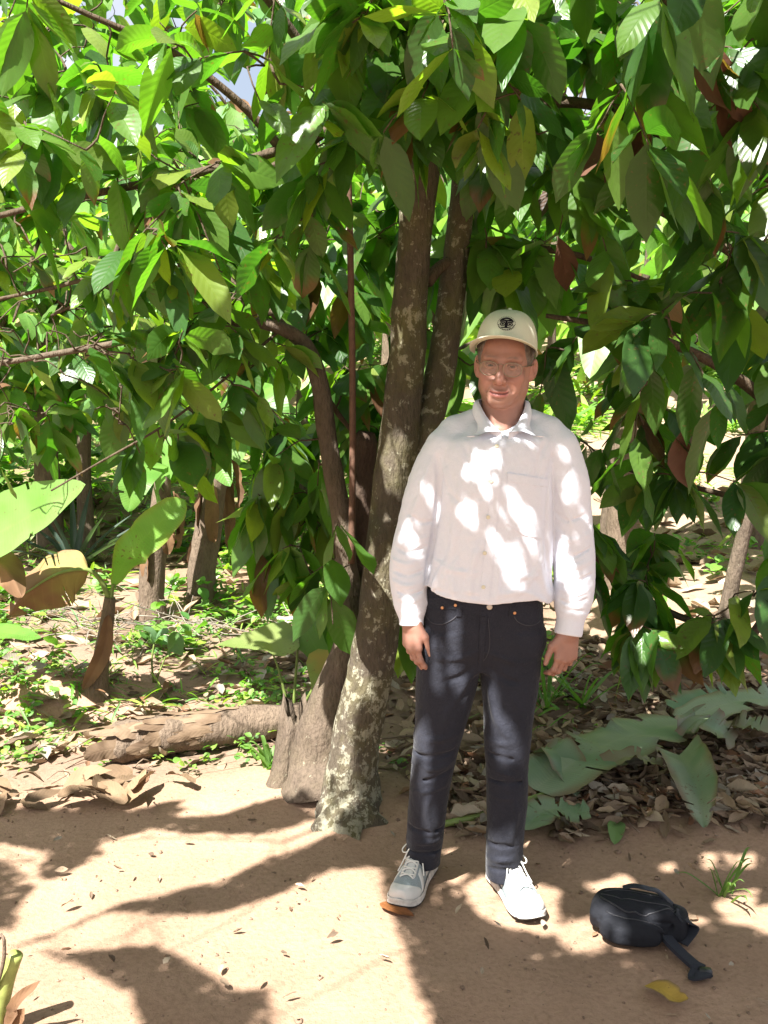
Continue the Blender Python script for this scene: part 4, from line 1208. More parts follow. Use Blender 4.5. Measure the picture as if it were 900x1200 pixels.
far_tree("small_tree", "thin young tree right behind the leaning dried banana plant", gl(-1.35, 7.4), 3.2, 1.2, 560, 1.3, .3, .1, .05, seed=22, low=.3)
far_tree("small_tree", "bushy tree half hidden behind the long left limb", gl(-0.7, 8.6), 4.0, 1.5, 620, 1.2, .2, seed=2)
far_tree("small_tree", "tree showing between the two pale trunks", gl(0.5, 9.2), 4.2, 1.5, 560, 1.15, .2, seed=3)
far_tree("small_tree", "slim tree behind the man's shoulder with a bare lower trunk", gl(1.55, 7.0), 3.6, 1.1, 300, 1.1, .15, .25, .045, seed=4, low=.5)
far_tree("slender_tree", "slender grey trunk forking above the sunlit bare earth", tuple(GT(842, 745)), 3.4, .9, 240, 1.1, .2, .32, .048, seed=5, low=.55)
far_tree("tall_tree", "tall tree rising over the hillside in the left corner", gl(-4.6, 11.5), 7.5, 2.3, 700, 1.3, .25, seed=6, Lr=(.25, .45))
far_tree("tall_tree", "broad tree on the slope behind the middle of the clearing", gl(-1.6, 14.0), 7.0, 2.6, 760, 1.25, .2, seed=7, Lr=(.28, .5))
far_tree("tall_tree", "bright tree on the slope behind the man's cap", gl(2.3, 13.5), 6.6, 2.5, 700, 1.35, .25, seed=8, Lr=(.28, .5))
far_tree("tall_tree", "sunlit tree filling the far right corner", gl(5.6, 12.5), 7.4, 2.5, 700, 1.4, .3, seed=9, Lr=(.28, .5))
# far hillside growth that reads as one mass
n = 5200
hx = rng.uniform(-16, 16, n); hy = rng.uniform(15, 30, n)
hz = hgt(hx, hy) + rng.uniform(0, 1, n) ** 1.4 * (2.2 + 2.6 * vnoise(np.stack([hx * .35, hy * .3, np.zeros(n)], 1), 9) ** 2)
D = norm(rng.normal(0, 1, (n, 3)) + np.array((0, -.2, -.5))); Ln = rng.uniform(.4, .85, n)
V = leaf_verts(np.stack([hx, hy, hz], 1), D, rng.normal(0, 1, (n, 3)) + np.array((0, -.3, .9)), Ln, Ln * .24, rng.uniform(.2, 1, n), .2, .1)
o = leaf_object("hillside_vegetation", V, leaf_cols(n, .35, .03, .3, 1.5), M_LEAF_FAR, None, .05)
tag(o, kind="stuff")
# ================================================================== signed-distance modelling for soft bodies
class Field:
    def __init__(s, xs, ys, zs):
        s.ax = [np.asarray(a, np.float32) for a in (xs, ys, zs)]
        s.d = np.full([len(a) for a in s.ax], 0.12, np.float32)
    def sl(s, lo, hi):
        out = []
        for a, l, h in zip(s.ax, lo, hi):
            i = max(0, int(np.searchsorted(a, l)) - 1)
            j = min(len(a), int(np.searchsorted(a, h)) + 1)
            out.append(slice(i, max(i + 1, j)))
        return tuple(out)
    def op(s, lo, hi, fn, k=0.01, mode='u'):
        q = s.sl(lo, hi)
        X = s.ax[0][q[0]][:, None, None]; Y = s.ax[1][q[1]][None, :, None]; Z = s.ax[2][q[2]][None, None, :]
        v = fn(X, Y, Z).astype(np.float32)
        c = s.d[q]
        if mode == 'add':
            s.d[q] = c + v
            return
        if mode == 's':
            h = np.maximum(k - np.abs(c + v), 0) / k
            s.d[q] = np.maximum(c, -v) + h * h * k * 0.25
        else:
            h = np.maximum(k - np.abs(c - v), 0) / k
            s.d[q] = np.minimum(c, v) - h * h * k * 0.25
    def cone(s, a, b, ra, rb, k=0.01, mode='u', m=0.035):
        a = np.asarray(a, float); b = np.asarray(b, float)
        ab = b - a; L2 = float(ab @ ab) + 1e-12
        r = max(ra, rb) + m + k
        def f(X, Y, Z):
            t = np.clip(((X - a[0]) * ab[0] + (Y - a[1]) * ab[1] + (Z - a[2]) * ab[2]) / L2, 0, 1)
            return np.sqrt((X - a[0] - t * ab[0]) ** 2 + (Y - a[1] - t * ab[1]) ** 2 + (Z - a[2] - t * ab[2]) ** 2) - (ra + (rb - ra) * t)
        s.op(np.minimum(a, b) - r, np.maximum(a, b) + r, f, k, mode)
    def chain(s, pts, rad, k=0.01, n=None, mode='u'):
        pts = np.asarray(pts, float); rad = np.asarray(rad, float)
        if n:
            rad = np.interp(np.linspace(0, 1, n), np.linspace(0, 1, len(pts)), rad)
            pts = catmull(pts, n)
        for i in range(len(pts) - 1):
            s.cone(pts[i], pts[i + 1], rad[i], rad[i + 1], k, mode)
    def ell(s, c, r, k=0.01, rot=None, mode='u', m=0.03):
        c = np.asarray(c, float); r = np.asarray(r, float)
        Rm = np.eye(3) if rot is None else np.asarray(rot, float)
        e = np.max(r) + m + k
        def f(X, Y, Z):
            x, y, z = X - c[0], Y - c[1], Z - c[2]
            q = [(Rm[0][i] * x + Rm[1][i] * y + Rm[2][i] * z) for i in range(3)]
            k0 = np.sqrt((q[0] / r[0]) ** 2 + (q[1] / r[1]) ** 2 + (q[2] / r[2]) ** 2) + 1e-6
            k1 = np.sqrt((q[0] / r[0] ** 2) ** 2 + (q[1] / r[1] ** 2) ** 2 + (q[2] / r[2] ** 2) ** 2) + 1e-6
            return k0 * (k0 - 1) / k1
        s.op(c - e, c + e, f, k, mode)
    def loft(s, st, k=0.012, power=2.3, m=0.04):
        """st rows: z, cx, cy, rx, ry"""
        st = np.array(sorted(st), float)
        zz = np.linspace(st[0, 0], st[-1, 0], 8 * len(st))
        tt = np.interp(zz, st[:, 0], np.arange(len(st)))
        sm = catmull(st, 24 * len(st))
        o = np.argsort(sm[:, 0])
        sm = sm[o]
        lo = (np.min(st[:, 1] - st[:, 3]) - m, np.min(st[:, 2] - st[:, 4]) - m, st[0, 0] - m)
        hi = (np.max(st[:, 1] + st[:, 3]) + m, np.max(st[:, 2] + st[:, 4]) + m, st[-1, 0] + m)
        def f(X, Y, Z):
            z = Z.ravel()
            cx, cy, rx, ry = [np.interp(z, sm[:, 0], sm[:, i])[None, None, :] for i in (1, 2, 3, 4)]
            q = (np.abs((X - cx) / rx) ** power + np.abs((Y - cy) / ry) ** power) ** (1 / power)
            d = (q - 1) * np.minimum(rx, ry) * 0.95
            return np.maximum(d, np.maximum(st[0, 0] - Z, Z - st[-1, 0]) * 0.9)
        s.op(lo, hi, f, k)
    def ridge(s, pts, w, amp, n=10):
        """raise (amp > 0) or sink the surface along a curve"""
        pts = catmull(pts, n)
        r = 3 * w
        def f(X, Y, Z):
            best = None
            for i in range(len(pts) - 1):
                a, ab = pts[i], pts[i + 1] - pts[i]
                L2 = float(ab @ ab) + 1e-12
                t = np.clip(((X - a[0]) * ab[0] + (Y - a[1]) * ab[1] + (Z - a[2]) * ab[2]) / L2, 0, 1)
                d2 = (X - a[0] - t * ab[0]) ** 2 + (Y - a[1] - t * ab[1]) ** 2 + (Z - a[2] - t * ab[2]) ** 2
                g = (i + t) / (len(pts) - 1)
                taper = np.clip(np.minimum(g, 1 - g) * 5 + 0.25, 0, 1)
                v = np.exp(-d2 / (w * w)) * taper
                best = v if best is None else np.maximum(best, v)
            return -amp * best
        s.op(pts.min(0) - r, pts.max(0) + r, f, mode='add')
    def cutplane(s, p, n, k=0.006, lo=None, hi=None):
        """keep the side opposite n"""
        p = np.asarray(p, float); n = norm(n)
        lo = [a[0] for a in s.ax] if lo is None else lo
        hi = [a[-1] for a in s.ax] if hi is None else hi
        s.op(lo, hi, lambda X, Y, Z: -((X - p[0]) * n[0] + (Y - p[1]) * n[1] + (Z - p[2]) * n[2]), k, 's')
    def surf(s):
        d = s.d
        for ax in range(3):                                            # close the box
            q = [slice(None)] * 3
            for e in (0, -1):
                q[ax] = e
                d[tuple(q)] = np.maximum(d[tuple(q)], 0.001)
        neg = d < 0
        n = neg[:-1, :-1, :-1].astype(np.uint8)
        for i, j, k in ((1, 0, 0), (0, 1, 0), (0, 0, 1), (1, 1, 0), (1, 0, 1), (0, 1, 1), (1, 1, 1)):
            n = n + neg[i:d.shape[0] - 1 + i, j:d.shape[1] - 1 + j, k:d.shape[2] - 1 + k]
        act = np.argwhere((n > 0) & (n < 8))
        idx = np.full(n.shape, -1, np.int32)
        idx[act[:, 0], act[:, 1], act[:, 2]] = np.arange(len(act))
        cs = np.array([(i, j, k) for i in (0, 1) for j in (0, 1) for k in (0, 1)])
        val = np.stack([d[act[:, 0] + c[0], act[:, 1] + c[1], act[:, 2] + c[2]] for c in cs], 1)
        acc = np.zeros((len(act), 3)); cnt = np.zeros(len(act))
        for a in range(8):
            for b in range(a + 1, 8):
                if np.abs(cs[a] - cs[b]).sum() != 1: continue
                va, vb = val[:, a], val[:, b]
                m = (va < 0) != (vb < 0)
                t = np.where(m, va / np.where(m, va - vb, 1), 0)
                p = cs[a] + t[:, None] * (cs[b] - cs[a])
                acc += p * m[:, None]; cnt += m
        fr = acc / cnt[:, None]
        V = np.zeros((len(act), 3))
        for ax in range(3):
            A = s.ax[ax].astype(float); i = act[:, ax]
            V[:, ax] = A[i] + fr[:, ax] * (A[i + 1] - A[i])
        quads = []
        for ax in range(3):
            o = [0, 1, 2]; o.remove(ax)
            q0 = [slice(1, -1)] * 3; q0[ax] = slice(0, -1)
            q1 = [slice(1, -1)] * 3; q1[ax] = slice(1, None)
            a, b = neg[tuple(q0)], neg[tuple(q1)]
            e = np.argwhere(a != b)
            base = e.copy(); base[:, o[0]] += 1; base[:, o[1]] += 1
            def cell(du, dv):
                c = base.copy(); c[:, o[0]] -= du; c[:, o[1]] -= dv
                return idx[c[:, 0], c[:, 1], c[:, 2]]
            Q = np.stack([cell(1, 1), cell(0, 1), cell(0, 0), cell(1, 0)], 1)
            ins = a[e[:, 0], e[:, 1], e[:, 2]]
            flip = ~ins if ax != 1 else ins
            Q[flip] = Q[flip][:, ::-1]
            quads.append(Q)
        Q = np.vstack(quads)
        Q = Q[(Q >= 0).all(1)]
        return V, Q

def relax(V, Q, it=1, f=0.5):
    for _ in range(it):
        acc = np.zeros_like(V); cnt = np.zeros(len(V))
        for a, b in ((0, 1), (1, 2), (2, 3), (3, 0)):
            for u, v in ((a, b), (b, a)):
                for ax in range(3):
                    acc[:, ax] += np.bincount(Q[:, u], V[Q[:, v], ax], len(V))
                cnt += np.bincount(Q[:, u], minlength=len(V))
        V = V * (1 - f) + f * acc / np.maximum(cnt, 1)[:, None]
    return V

def axis(*segs):
    out = []
    for a, b, st in segs:
        out += list(np.arange(a, b - 1e-6, st))
    return np.array(out + [segs[-1][1]])

def rotz(a):
    c, s = math.cos(a), math.sin(a)
    return np.array(((c, -s, 0), (s, c, 0), (0, 0, 1)))
def roty(a):
    c, s = math.cos(a), math.sin(a)
    return np.array(((c, 0, s), (0, 1, 0), (-s, 0, c)))
def rotx(a):
    c, s = math.cos(a), math.sin(a)
    return np.array(((1, 0, 0), (0, c, -s), (0, s, c)))

# ================================================================== the man
man = thing("person", "man in white shirt, black jeans and cream cap standing beside the pale trunk", "person", (0.27, 2.9, 0))
YB = 2.88

# --- head frame: x to the picture's right, y to the back, z up; turned a little to the picture's left and tilted
HC = P(591.5, 427, 2.90)
HR = rotz(R(-13)) @ roty(R(4)) @ rotx(R(3))
HS = 0.985
def H(x, y, z): return HC + HS * (HR @ np.array((x, y, z)))

BF = Field(axis((-0.02, 0.66, 0.0024)), axis((2.70, 2.76, 0.0024), (2.76, 3.06, 0.0024)),
           axis((0.62, 0.70, 0.003), (0.70, 0.88, 0.0022), (0.88, 1.38, 0.006), (1.38, 1.78, 0.0021)))
# a coarse trunk and limbs under the clothes, joined to neck and wrists
BF.loft([(0.79, 0.295, 2.92, 0.06, 0.05), (0.86, 0.295, 2.90, 0.12, 0.08), (0.95, 0.30, 2.90, 0.12, 0.085), (1.15, 0.325, 2.90, 0.115, 0.085), (1.32, 0.34, 2.91, 0.12, 0.085), (1.42, 0.342, 2.92, 0.09, 0.06)], 0.02)

def arm(pts, rad):
    BF.chain(pts, rad, 0.012, 14)
sl_r = [P(522, 524, 2.91), P(504, 562, 2.905), P(490, 610, 2.90), P(481, 655, 2.89), P(479, 690, 2.875), P(482, 716, 2.86), P(482, 731, 2.852)]
sl_l = [P(654, 524, 2.91), P(664, 562, 2.905), P(669, 610, 2.90), P(673, 655, 2.89), P(674, 690, 2.87), P(670, 716, 2.855), P(666, 742, 2.842)]
arm(sl_r, [.05, .045, .042, .04, .036, .03, .027])
arm(sl_l, [.05, .045, .042, .04, .036, .03, .027])

def hand(w, f, n, t, curls, thumb, sc=1.0):
    """w wrist, f finger direction, n where the palm faces, t thumb side"""
    f = norm(f); n = norm(n - f * np.dot(n, f)); t = norm(np.cross(n, f) * np.sign(np.dot(np.cross(n, f), t)))
    kn = []
    for s_, L in ((0.029, 0.088), (0.0095, 0.092), (-0.0105, 0.087), (-0.029, 0.078)):
        k = w + sc * (f * L + t * s_ - n * 0.002 * (1 - abs(s_) / 0.03))
        kn.append(k)
        base = w + sc * (f * 0.008 + t * s_ * 0.72)
        BF.cone(base, k, 0.0150 * sc, 0.0118 * sc, 0.013, m=0.02)
        BF.cone(base + n * 0.008 * sc, k + n * 0.005 * sc, 0.011 * sc, 0.010 * sc, 0.012, m=0.02)
    BF.ell(w + sc * (f * 0.048 + n * 0.004), np.array((0.034, 0.046, 0.0135)) * sc, 0.012, np.stack([t, f, n], 1))
    lens = [(.040, .025, .022), (.044, .029, .023), (.041, .027, .023), (.033, .021, .020)]
    for i in range(4):
        a = 0.0
        p = kn[i]
        rr = [.0098, .0092, .0084, .0072]
        if i == 3: rr = [x * 0.9 for x in rr]
        spread = t * (1.5 - i) * 0.05
        for j in range(3):
            a += R(curls[i][j])
            d = norm(f * math.cos(a) + n * math.sin(a) + spread * (1 if j == 0 else 0.3))
            q = p + d * lens[i][j] * sc
            BF.cone(p, q, rr[j] * sc, rr[j + 1] * sc, 0.0035, m=0.015)
            BF.ell(p - n * 0.001, np.array((1, 1, 1)) * rr[j] * 1.06 * sc, 0.004, m=0.015)
            p = q
    th = thumb
    p0 = w + sc * (f * 0.020 + t * 0.022 + n * 0.004)
    d1 = norm(f * th[0] + t * th[1] + n * th[2])
    p1 = p0 + d1 * 0.042 * sc
    d2 = norm(f * th[3] + t * th[4] + n * th[5])
    p2 = p1 + d2 * 0.034 * sc
    d3 = norm(d2 * 0.8 + f * 0.35)
    p3 = p2 + d3 * 0.026 * sc
    BF.cone(p0, p1, 0.0165 * sc, 0.0125 * sc, 0.012, m=0.02)
    BF.cone(p1, p2, 0.0118 * sc, 0.0098 * sc, 0.005, m=0.02)
    BF.cone(p2, p3, 0.0098 * sc, 0.0078 * sc, 0.004, m=0.02)

wr = P(482, 727, 2.853); wl = P(667, 740, 2.842)
hand(wr, P(483, 775, 2.845) - wr, np.array((0.80, 0.60, 0)), np.array((0.35, -1, 0)),
     [(14, 22, 14), (18, 26, 16), (22, 30, 18), (26, 34, 20)], (0.75, 0.45, 0.45, 0.93, 0.12, 0.25), 0.92)
hand(wl, P(661, 790, 2.825) - wl, np.array((-0.42, 0.90, 0)), np.array((-1, -0.4, 0)),
     [(20, 34, 24), (26, 38, 26), (32, 42, 28), (36, 44, 30)], (0.70, 0.62, 0.20, 0.95, 0.22, 0.15), 0.92)

# --- neck and head
BF.chain([(0.338, 2.925, 1.40), P(588, 490, 2.915), H(0.0, 0.022, -0.075)], [.072, .061, .060], 0.02)
BF.chain([H(0.055, 0.035, -0.045), P(590, 505, 2.862)], [.018, .014], 0.02)
BF.chain([H(-0.055, 0.035, -0.045), P(582, 505, 2.862)], [.018, .014], 0.02)
def hell(c, r, k=0.012, rot=None, mode='u', m=0.025):
    BF.ell(H(*c), np.array(r) * HS, k, HR if rot is None else HR @ rot, mode, m)
def hcap(a, b, ra, rb, k=0.01, mode='u', m=0.02):
    BF.cone(H(*a), H(*b), ra * HS, rb * HS, k, mode, m)
hell((0, 0.014, 0.038), (0.075, 0.096, 0.086))
hell((0, -0.020, 0.012), (0.066, 0.072, 0.078), 0.015)
hell((0, -0.030, -0.045), (0.058, 0.054, 0.070), 0.02)
for sx in (-1, 1):
    hcap((sx * 0.047, 0.000, -0.066), (sx * 0.018, -0.068, -0.099), .015, .014, .024)
    hcap((sx * 0.057, 0.006, -0.015), (sx * 0.048, 0.002, -0.064), .014, .014, .03)
    hell((sx * 0.044, -0.062, -0.030), (0.021, 0.016, 0.017), 0.024)
    hell((sx * 0.036, -0.066, -0.062), (0.020, 0.016, 0.024), 0.022)
    hcap((sx * 0.012, -0.087, 0.019), (sx * 0.046, -0.071, 0.021), .0085, .0085, .016)
hell((0, -0.074, -0.101), (0.025, 0.019, 0.017), 0.020)
hell((0, -0.078, -0.074), (0.030, 0.018, 0.028), 0.022)
for sx in (-1, 1):                                                      # sockets, balls, lids
    hell((sx * 0.0315, -0.096, 0.000), (0.0185, 0.020, 0.0115), 0.016, mode='s')
    hell((sx * 0.0315, -0.0722, 0.000), (0.0128, 0.0128, 0.0128), 0.002)
    for up, zz, r0 in ((1, 0.0078, .0034), (-1, -0.0070, .0026)):
        pts = [H(sx * (0.0315 + 0.0148 * u), -0.0722 - 0.0125 * math.sqrt(max(0, 1 - (u * 1.0) ** 2)) - 0.0005, zz * (1 - 0.75 * u * u) + 0.0003) for u in np.linspace(-1, 1, 9)]
        BF.chain(pts, [r0 * HS] * 9, 0.0025)
    hell((sx * 0.033, -0.075, -0.0155), (0.013, 0.006, 0.006), 0.008)
# nose
hcap((0, -0.086, 0.008), (0, -0.105, -0.032), .0085, .0108, .012)
hcap((0, -0.100, -0.026), (0, -0.1095, -0.041), .011, .0125, .006)
for sx in (-1, 1):
    hell((sx * 0.0125, -0.0975, -0.0445), (0.0078, 0.0105, 0.0082), 0.007)
    hell((sx * 0.0065, -0.1035, -0.0535), (0.0036, 0.005, 0.0036), 0.003, mode='s')
# smile: cheeks, folds, lips
mouth = [(-0.029, -0.0845, -0.0725), (-0.016, -0.0935, -0.0775), (0.0, -0.0968, -0.0785), (0.016, -0.0935, -0.0770), (0.027, -0.0850, -0.0735)]
BF.chain([H(x, y - 0.0002, z + 0.0042) for x, y, z in mouth], [.0018, .0044, .0048, .0044, .0018], 0.006, 9)
BF.chain([H(x * 0.8, y + 0.0006, z - 0.0056) for x, y, z in mouth], [.0022, .0058, .0068, .0058, .0022], 0.006, 9)
BF.ridge([H(x, y - 0.005, z) for x, y, z in mouth], 0.0026, -0.0036)
for sx in (-1, 1):
    BF.ridge([H(sx * 0.019, -0.098, -0.044), H(sx * 0.032, -0.090, -0.058), H(sx * 0.0375, -0.080, -0.076)], 0.0045, -0.0042)
    BF.ridge([H(sx * 0.024, -0.096, -0.036), H(sx * 0.040, -0.086, -0.046)], 0.009, 0.0022)
BF.ridge([H(-0.017, -0.093, -0.0915), H(0, -0.098, -0.0925), H(0.017, -0.093, -0.0915)], 0.004, -0.0020)
for zz in (0.040, 0.050):
    BF.ridge([H(-0.035, -0.088, zz - 0.003), H(0, -0.096, zz), H(0.035, -0.088, zz - 0.003)], 0.0026, -0.0007)
for sx in (-1, 1):
    BF.ridge([H(sx * 0.020, -0.086, -0.017), H(sx * 0.033, -0.087, -0.021), H(sx * 0.046, -0.076, -0.016)], 0.003, -0.0018)
    for k in range(3):
        BF.ridge([H(sx * 0.052, -0.068, -0.004 + 0.006 * k), H(sx * 0.060, -0.055, -0.010 + 0.010 * k)], 0.0022, -0.0012)
    BF.ridge([H(sx * 0.030, -0.084, -0.082), H(sx * 0.027, -0.082, -0.094)], 0.003, -0.0018)
# ears
for sx in (-1, 1):
    er = rotz(R(-sx * 24)) @ rotx(R(-10))
    hell((sx * 0.0835, 0.022, -0.010), (0.0085, 0.0185, 0.032), 0.006, er)
    hell((sx * 0.0885, 0.018, -0.006), (0.0052, 0.0105, 0.018), 0.004, er, 's')
    hell((sx * 0.078, 0.012, -0.034), (0.006, 0.009, 0.011), 0.006, er)

def face_frame(V): return ((V - HC) @ HR) / HS
V, Q = BF.surf()
V = relax(V, Q, 1, 0.45)
L = face_frame(V)
skin = np.tile(np.array((0.30, 0.155, 0.115)), (len(V), 1))
nzv = fbm(V * 60, 3, 3)[:, None]
skin = skin * (1 + 0.13 * nzv)
def blend(c, w, amt=1.0):
    global skin
    w = (np.clip(w, 0, 1) * amt)[:, None]
    skin = skin * (1 - w) + np.array(c) * w
hd = L[:, 2] > -0.16
g = lambda c, r: np.exp(-(((L - np.array(c)) / np.array(r)) ** 2).sum(1))
for sx in (-1, 1):
    blend((0.37, 0.155, 0.11), g((sx * .045, -.075, -.04), (.025, .03, .022)), 0.6)
    blend((0.37, 0.155, 0.11), g((sx * .084, .02, -.01), (.012, .03, .04)), 0.6)
    blend((0.21, 0.115, 0.085), g((sx * .0315, -.085, -.016), (.016, .02, .006)), 0.5)
blend((0.37, 0.15, 0.11), g((0, -.112, -.04), (.015, .02, .018)), 0.6)
blend((0.24, 0.155, 0.12), g((0, -.08, -.098), (.05, .04, .03)), 0.35)
mz = np.interp(L[:, 0], [m[0] for m in mouth], [m[2] for m in mouth])
lip = np.exp(-((L[:, 2] - (mz - 0.0015)) / 0.0085) ** 4) * (np.abs(L[:, 0]) < 0.026) * (L[:, 1] < -0.08)
blend((0.36, 0.12, 0.11), lip, 0.85)
blend((0.07, 0.02, 0.02), np.exp(-((L[:, 2] - mz) / 0.0022) ** 2) * (np.abs(L[:, 0]) < 0.027) * (L[:, 1] < -0.08), 0.9)
for sx in (-1, 1):
    ec = np.array((sx * .0315, -.0722, 0))
    rr = np.linalg.norm(L - ec, axis=1)
    front = (L[:, 1] < -.074) & (np.abs(L[:, 2]) < 0.0062 * np.sqrt(np.clip(1 - ((L[:, 0] - ec[0]) / 0.0135) ** 2, 0, 1)) + 0.0004) & (rr < 0.0139)
    blend((0.42, 0.38, 0.35), front.astype(float))
    lidl = np.exp(-((L[:, 2] - (0.0072 * (1 - .75 * ((L[:, 0] - ec[0]) / .0148) ** 2))) / 0.0030) ** 2) * (np.abs(L[:, 0] - ec[0]) < .0155) * (L[:, 1] < -.07)
    blend((0.06, 0.035, 0.028), lidl, .9)  # shading line under the upper lid, put into the skin colour
    blend((0.04, 0.02, 0.015), g((sx * .0065, -.104, -.0535), (.004, .008, .0035)), .9)  # shade inside the nostrils, painted on
    blend((0.20, 0.10, 0.07), g((sx * .030, -.085, .011), (.016, .02, .005)), .6)  # deeper socket shade below the brow, painted into the skin
    dx = np.hypot(L[:, 0] - ec[0] + 0.000, L[:, 2])
    blend((0.055, 0.040, 0.028), front & (dx < 0.0074))
    blend((0.015, 0.012, 0.01), front & (dx < 0.0030))
    bz = 0.021 + 0.004 * (1 - ((L[:, 0] - sx * .030) / .02) ** 2)
    brow = np.exp(-((L[:, 2] - bz) / 0.0040) ** 2) * np.exp(-((L[:, 0] - sx * .030) / .0185) ** 6) * (L[:, 1] < -.05)
    blend((0.13, 0.085, 0.055), brow * (0.75 + 0.5 * fbm(V * 300, 2, 8)), 0.75)

m_skin, nt, b = new_mat("skin")
at = N(nt, "ShaderNodeVertexColor", layer_name="Col")
nt.links.new(at.outputs[0], b.inputs["Base Color"])
b.inputs["Roughness"].default_value = 0.47
b.inputs["Specular IOR Level"].default_value = 0.45
b.inputs["Subsurface Weight"].default_value = 0.12
b.inputs["Subsurface Radius"].default_value = (0.012, 0.005, 0.003)
b.inputs["Subsurface Scale"].default_value = 0.5
bump(nt, b, noise(nt, 420, 3), 0.0006, 0.6)
mesh_from("body", V, Q, m_skin, man, col=skin)

# ================================================================== hair under the cap
HF = Field(axis((HC[0] - 0.12, HC[0] + 0.12, 0.0024)), axis((HC[1] - 0.13, HC[1] + 0.15, 0.0024)), axis((HC[2] - 0.10, HC[2] + 0.12, 0.0024)))
HF.ell(H(0, 0.016, 0.036), np.array((0.0825, 0.101, 0.091)) * HS, 0.01, HR)
HF.ell(H(0, 0.058, -0.02), np.array((0.070, 0.060, 0.066)) * HS, 0.02, HR)
def hairline(X, Y, Z):
    x, y, z = X - HC[0], Y - HC[1], Z - HC[2]
    lx = (HR[0][0] * x + HR[1][0] * y + HR[2][0] * z) / HS
    ly = (HR[0][1] * x + HR[1][1] * y + HR[2][1] * z) / HS
    lz = (HR[0][2] * x + HR[1][2] * y + HR[2][2] * z) / HS
    edge = -0.048 + np.clip(0.03 - lz, 0, 0.1) * 0.62                   # runs back as it drops to the sideburn
    front = edge - ly
    low = (-0.022 - np.clip(ly - 0.03, 0, 1) * 1.1) - lz
    return -np.maximum(front, low)
HF.op([a[0] for a in HF.ax], [a[-1] for a in HF.ax], lambda X, Y, Z: -hairline(X, Y, Z) * -1.0 if False else -(-hairline(X, Y, Z)) * -1.0 * -1.0, 0.004, 's') if False else None
q = HF.sl([a[0] for a in HF.ax], [a[-1] for a in HF.ax])
XX, YY, ZZ = HF.ax[0][:, None, None], HF.ax[1][None, :, None], HF.ax[2][None, None, :]
HF.d = np.maximum(HF.d, -hairline(XX, YY, ZZ)).astype(np.float32)
V, Q = HF.surf()
V = relax(V, Q, 1, 0.4)
L = face_frame(V)
V = V + norm(V - HC) * (0.0016 * vnoise(np.stack([L[:, 0] * 500, L[:, 1] * 500, L[:, 2] * 110], 1), 4))[:, None]
m_hair, nt, b = new_mat("hair")
tc = objcoord(nt)
mp = N(nt, "ShaderNodeMapping"); mp.inputs["Scale"].default_value = (900, 900, 120)
nt.links.new(tc, mp.inputs[0])
f = noise(nt, 1.0, 2, vec=mp.outputs[0])
nt.links.new(ramp(nt, f, [(0.3, (0.05, 0.04, 0.032)), (0.55, (0.13, 0.105, 0.085)), (0.8, (0.30, 0.27, 0.24))]), b.inputs["Base Color"])
b.inputs["Roughness"].default_value = 0.5
bump(nt, b, f, 0.002, 0.8)
mesh_from("hair", V, Q, m_hair, man)

# ================================================================== cap
m_cap, nt, b = new_mat("cap_cotton")
f = noise(nt, 900, 2, vec=objcoord(nt))
nt.links.new(ramp(nt, f, [(0.3, (0.52, 0.53, 0.41)), (0.7, (0.62, 0.63, 0.50))]), b.inputs["Base Color"])
b.inputs["Roughness"].default_value = 0.9
b.inputs["Specular IOR Level"].default_value = 0.15
bump(nt, b, f, 0.0006, 0.5)
def cap_pt(th, ph, off=0.0):
    """th round the head (0 = front), ph 0 rim .. pi/2 button"""
    fr = max(0.0, math.cos(th))
    rx, ry = 0.0895, 0.110
    hz = 0.096
    e = 0.70 + 0.04 * fr                                               # a full, rather square front
    ch = max(0.0, math.cos(ph)) ** e; sh = max(0.0, math.sin(ph)) ** 0.94
    rim = 0.066 + 0.012 * fr - 0.030 * (1 - math.cos(th)) * 0.5 - 0.010 * abs(math.sin(th)) ** 2
    top = 0.157
    z = rim + (top - rim) * sh
    x = (rx + off) * ch * math.sin(th)
    y = 0.012 - (ry + off) * ch * math.cos(th) + 0.006 * fr * sh
    seam = 0.0008 * (abs(math.sin(3 * th)) ** 0.3 - 1)
    return H(x * (1 + seam * 10), y * (1 + seam * 4), z + off * sh)
nth, nph = 96, 20
mb = MB()
mb.grid([[cap_pt(2 * math.pi * i / nth, (math.pi / 2) * (j / (nph - 1))) for i in range(nth)] for j in range(nph)], close=True)
mb.grid([[cap_pt(2 * math.pi * i / nth, 0.0, -0.0025 * (j + 0)) - (0.0 if j == 0 else 0.0) * HR[:, 2] for i in range(nth)] for j in range(2)], close=True)
cap = mb.build("cap", m_cap, man)
mb = MB()
def brim_pt(u, v, dz=0.0):
    """u -1..1 across, v 0..1 outwards"""
    th = u * 1.32
    a = cap_pt(th, 0.03, 0.001)
    out = 0.062 * (1 - abs(u) ** 3.0) ** 0.55
    d = HR @ norm(np.array((math.sin(th) * 0.55, -1.0, 0.20)))
    base = face_frame(a[None])[0]
    arch = -0.020 * (u * u) * v - 0.006 * v * v
    return a + d * out * v * HS + HR[:, 2] * (arch + dz)
nu, nv = 41, 9
mb.grid([[brim_pt(-1 + 2 * i / (nu - 1), j / (nv - 1), 0.0014) for i in range(nu)] for j in range(nv)])
mb.grid([[brim_pt(-1 + 2 * i / (nu - 1), j / (nv - 1), -0.0014) for i in range(nu)][::-1] for j in range(nv)])
mb.grid([[brim_pt(-1 + 2 * i / (nu - 1), 1, z) for i in range(nu)] for z in (0.0014, -0.0014)])
mb.build("brim", m_cap, cap)
mb = MB()
c0 = cap_pt(0, math.pi / 2)
mb.grid([[c0 + HR @ np.array((0.007 * math.cos(a) * math.cos(p), 0.007 * math.sin(a) * math.cos(p), 0.005 * math.sin(p))) for a in np.linspace(0, 2 * math.pi, 12, endpoint=False)] for p in np.linspace(-0.2, 1.5, 5)], close=True)
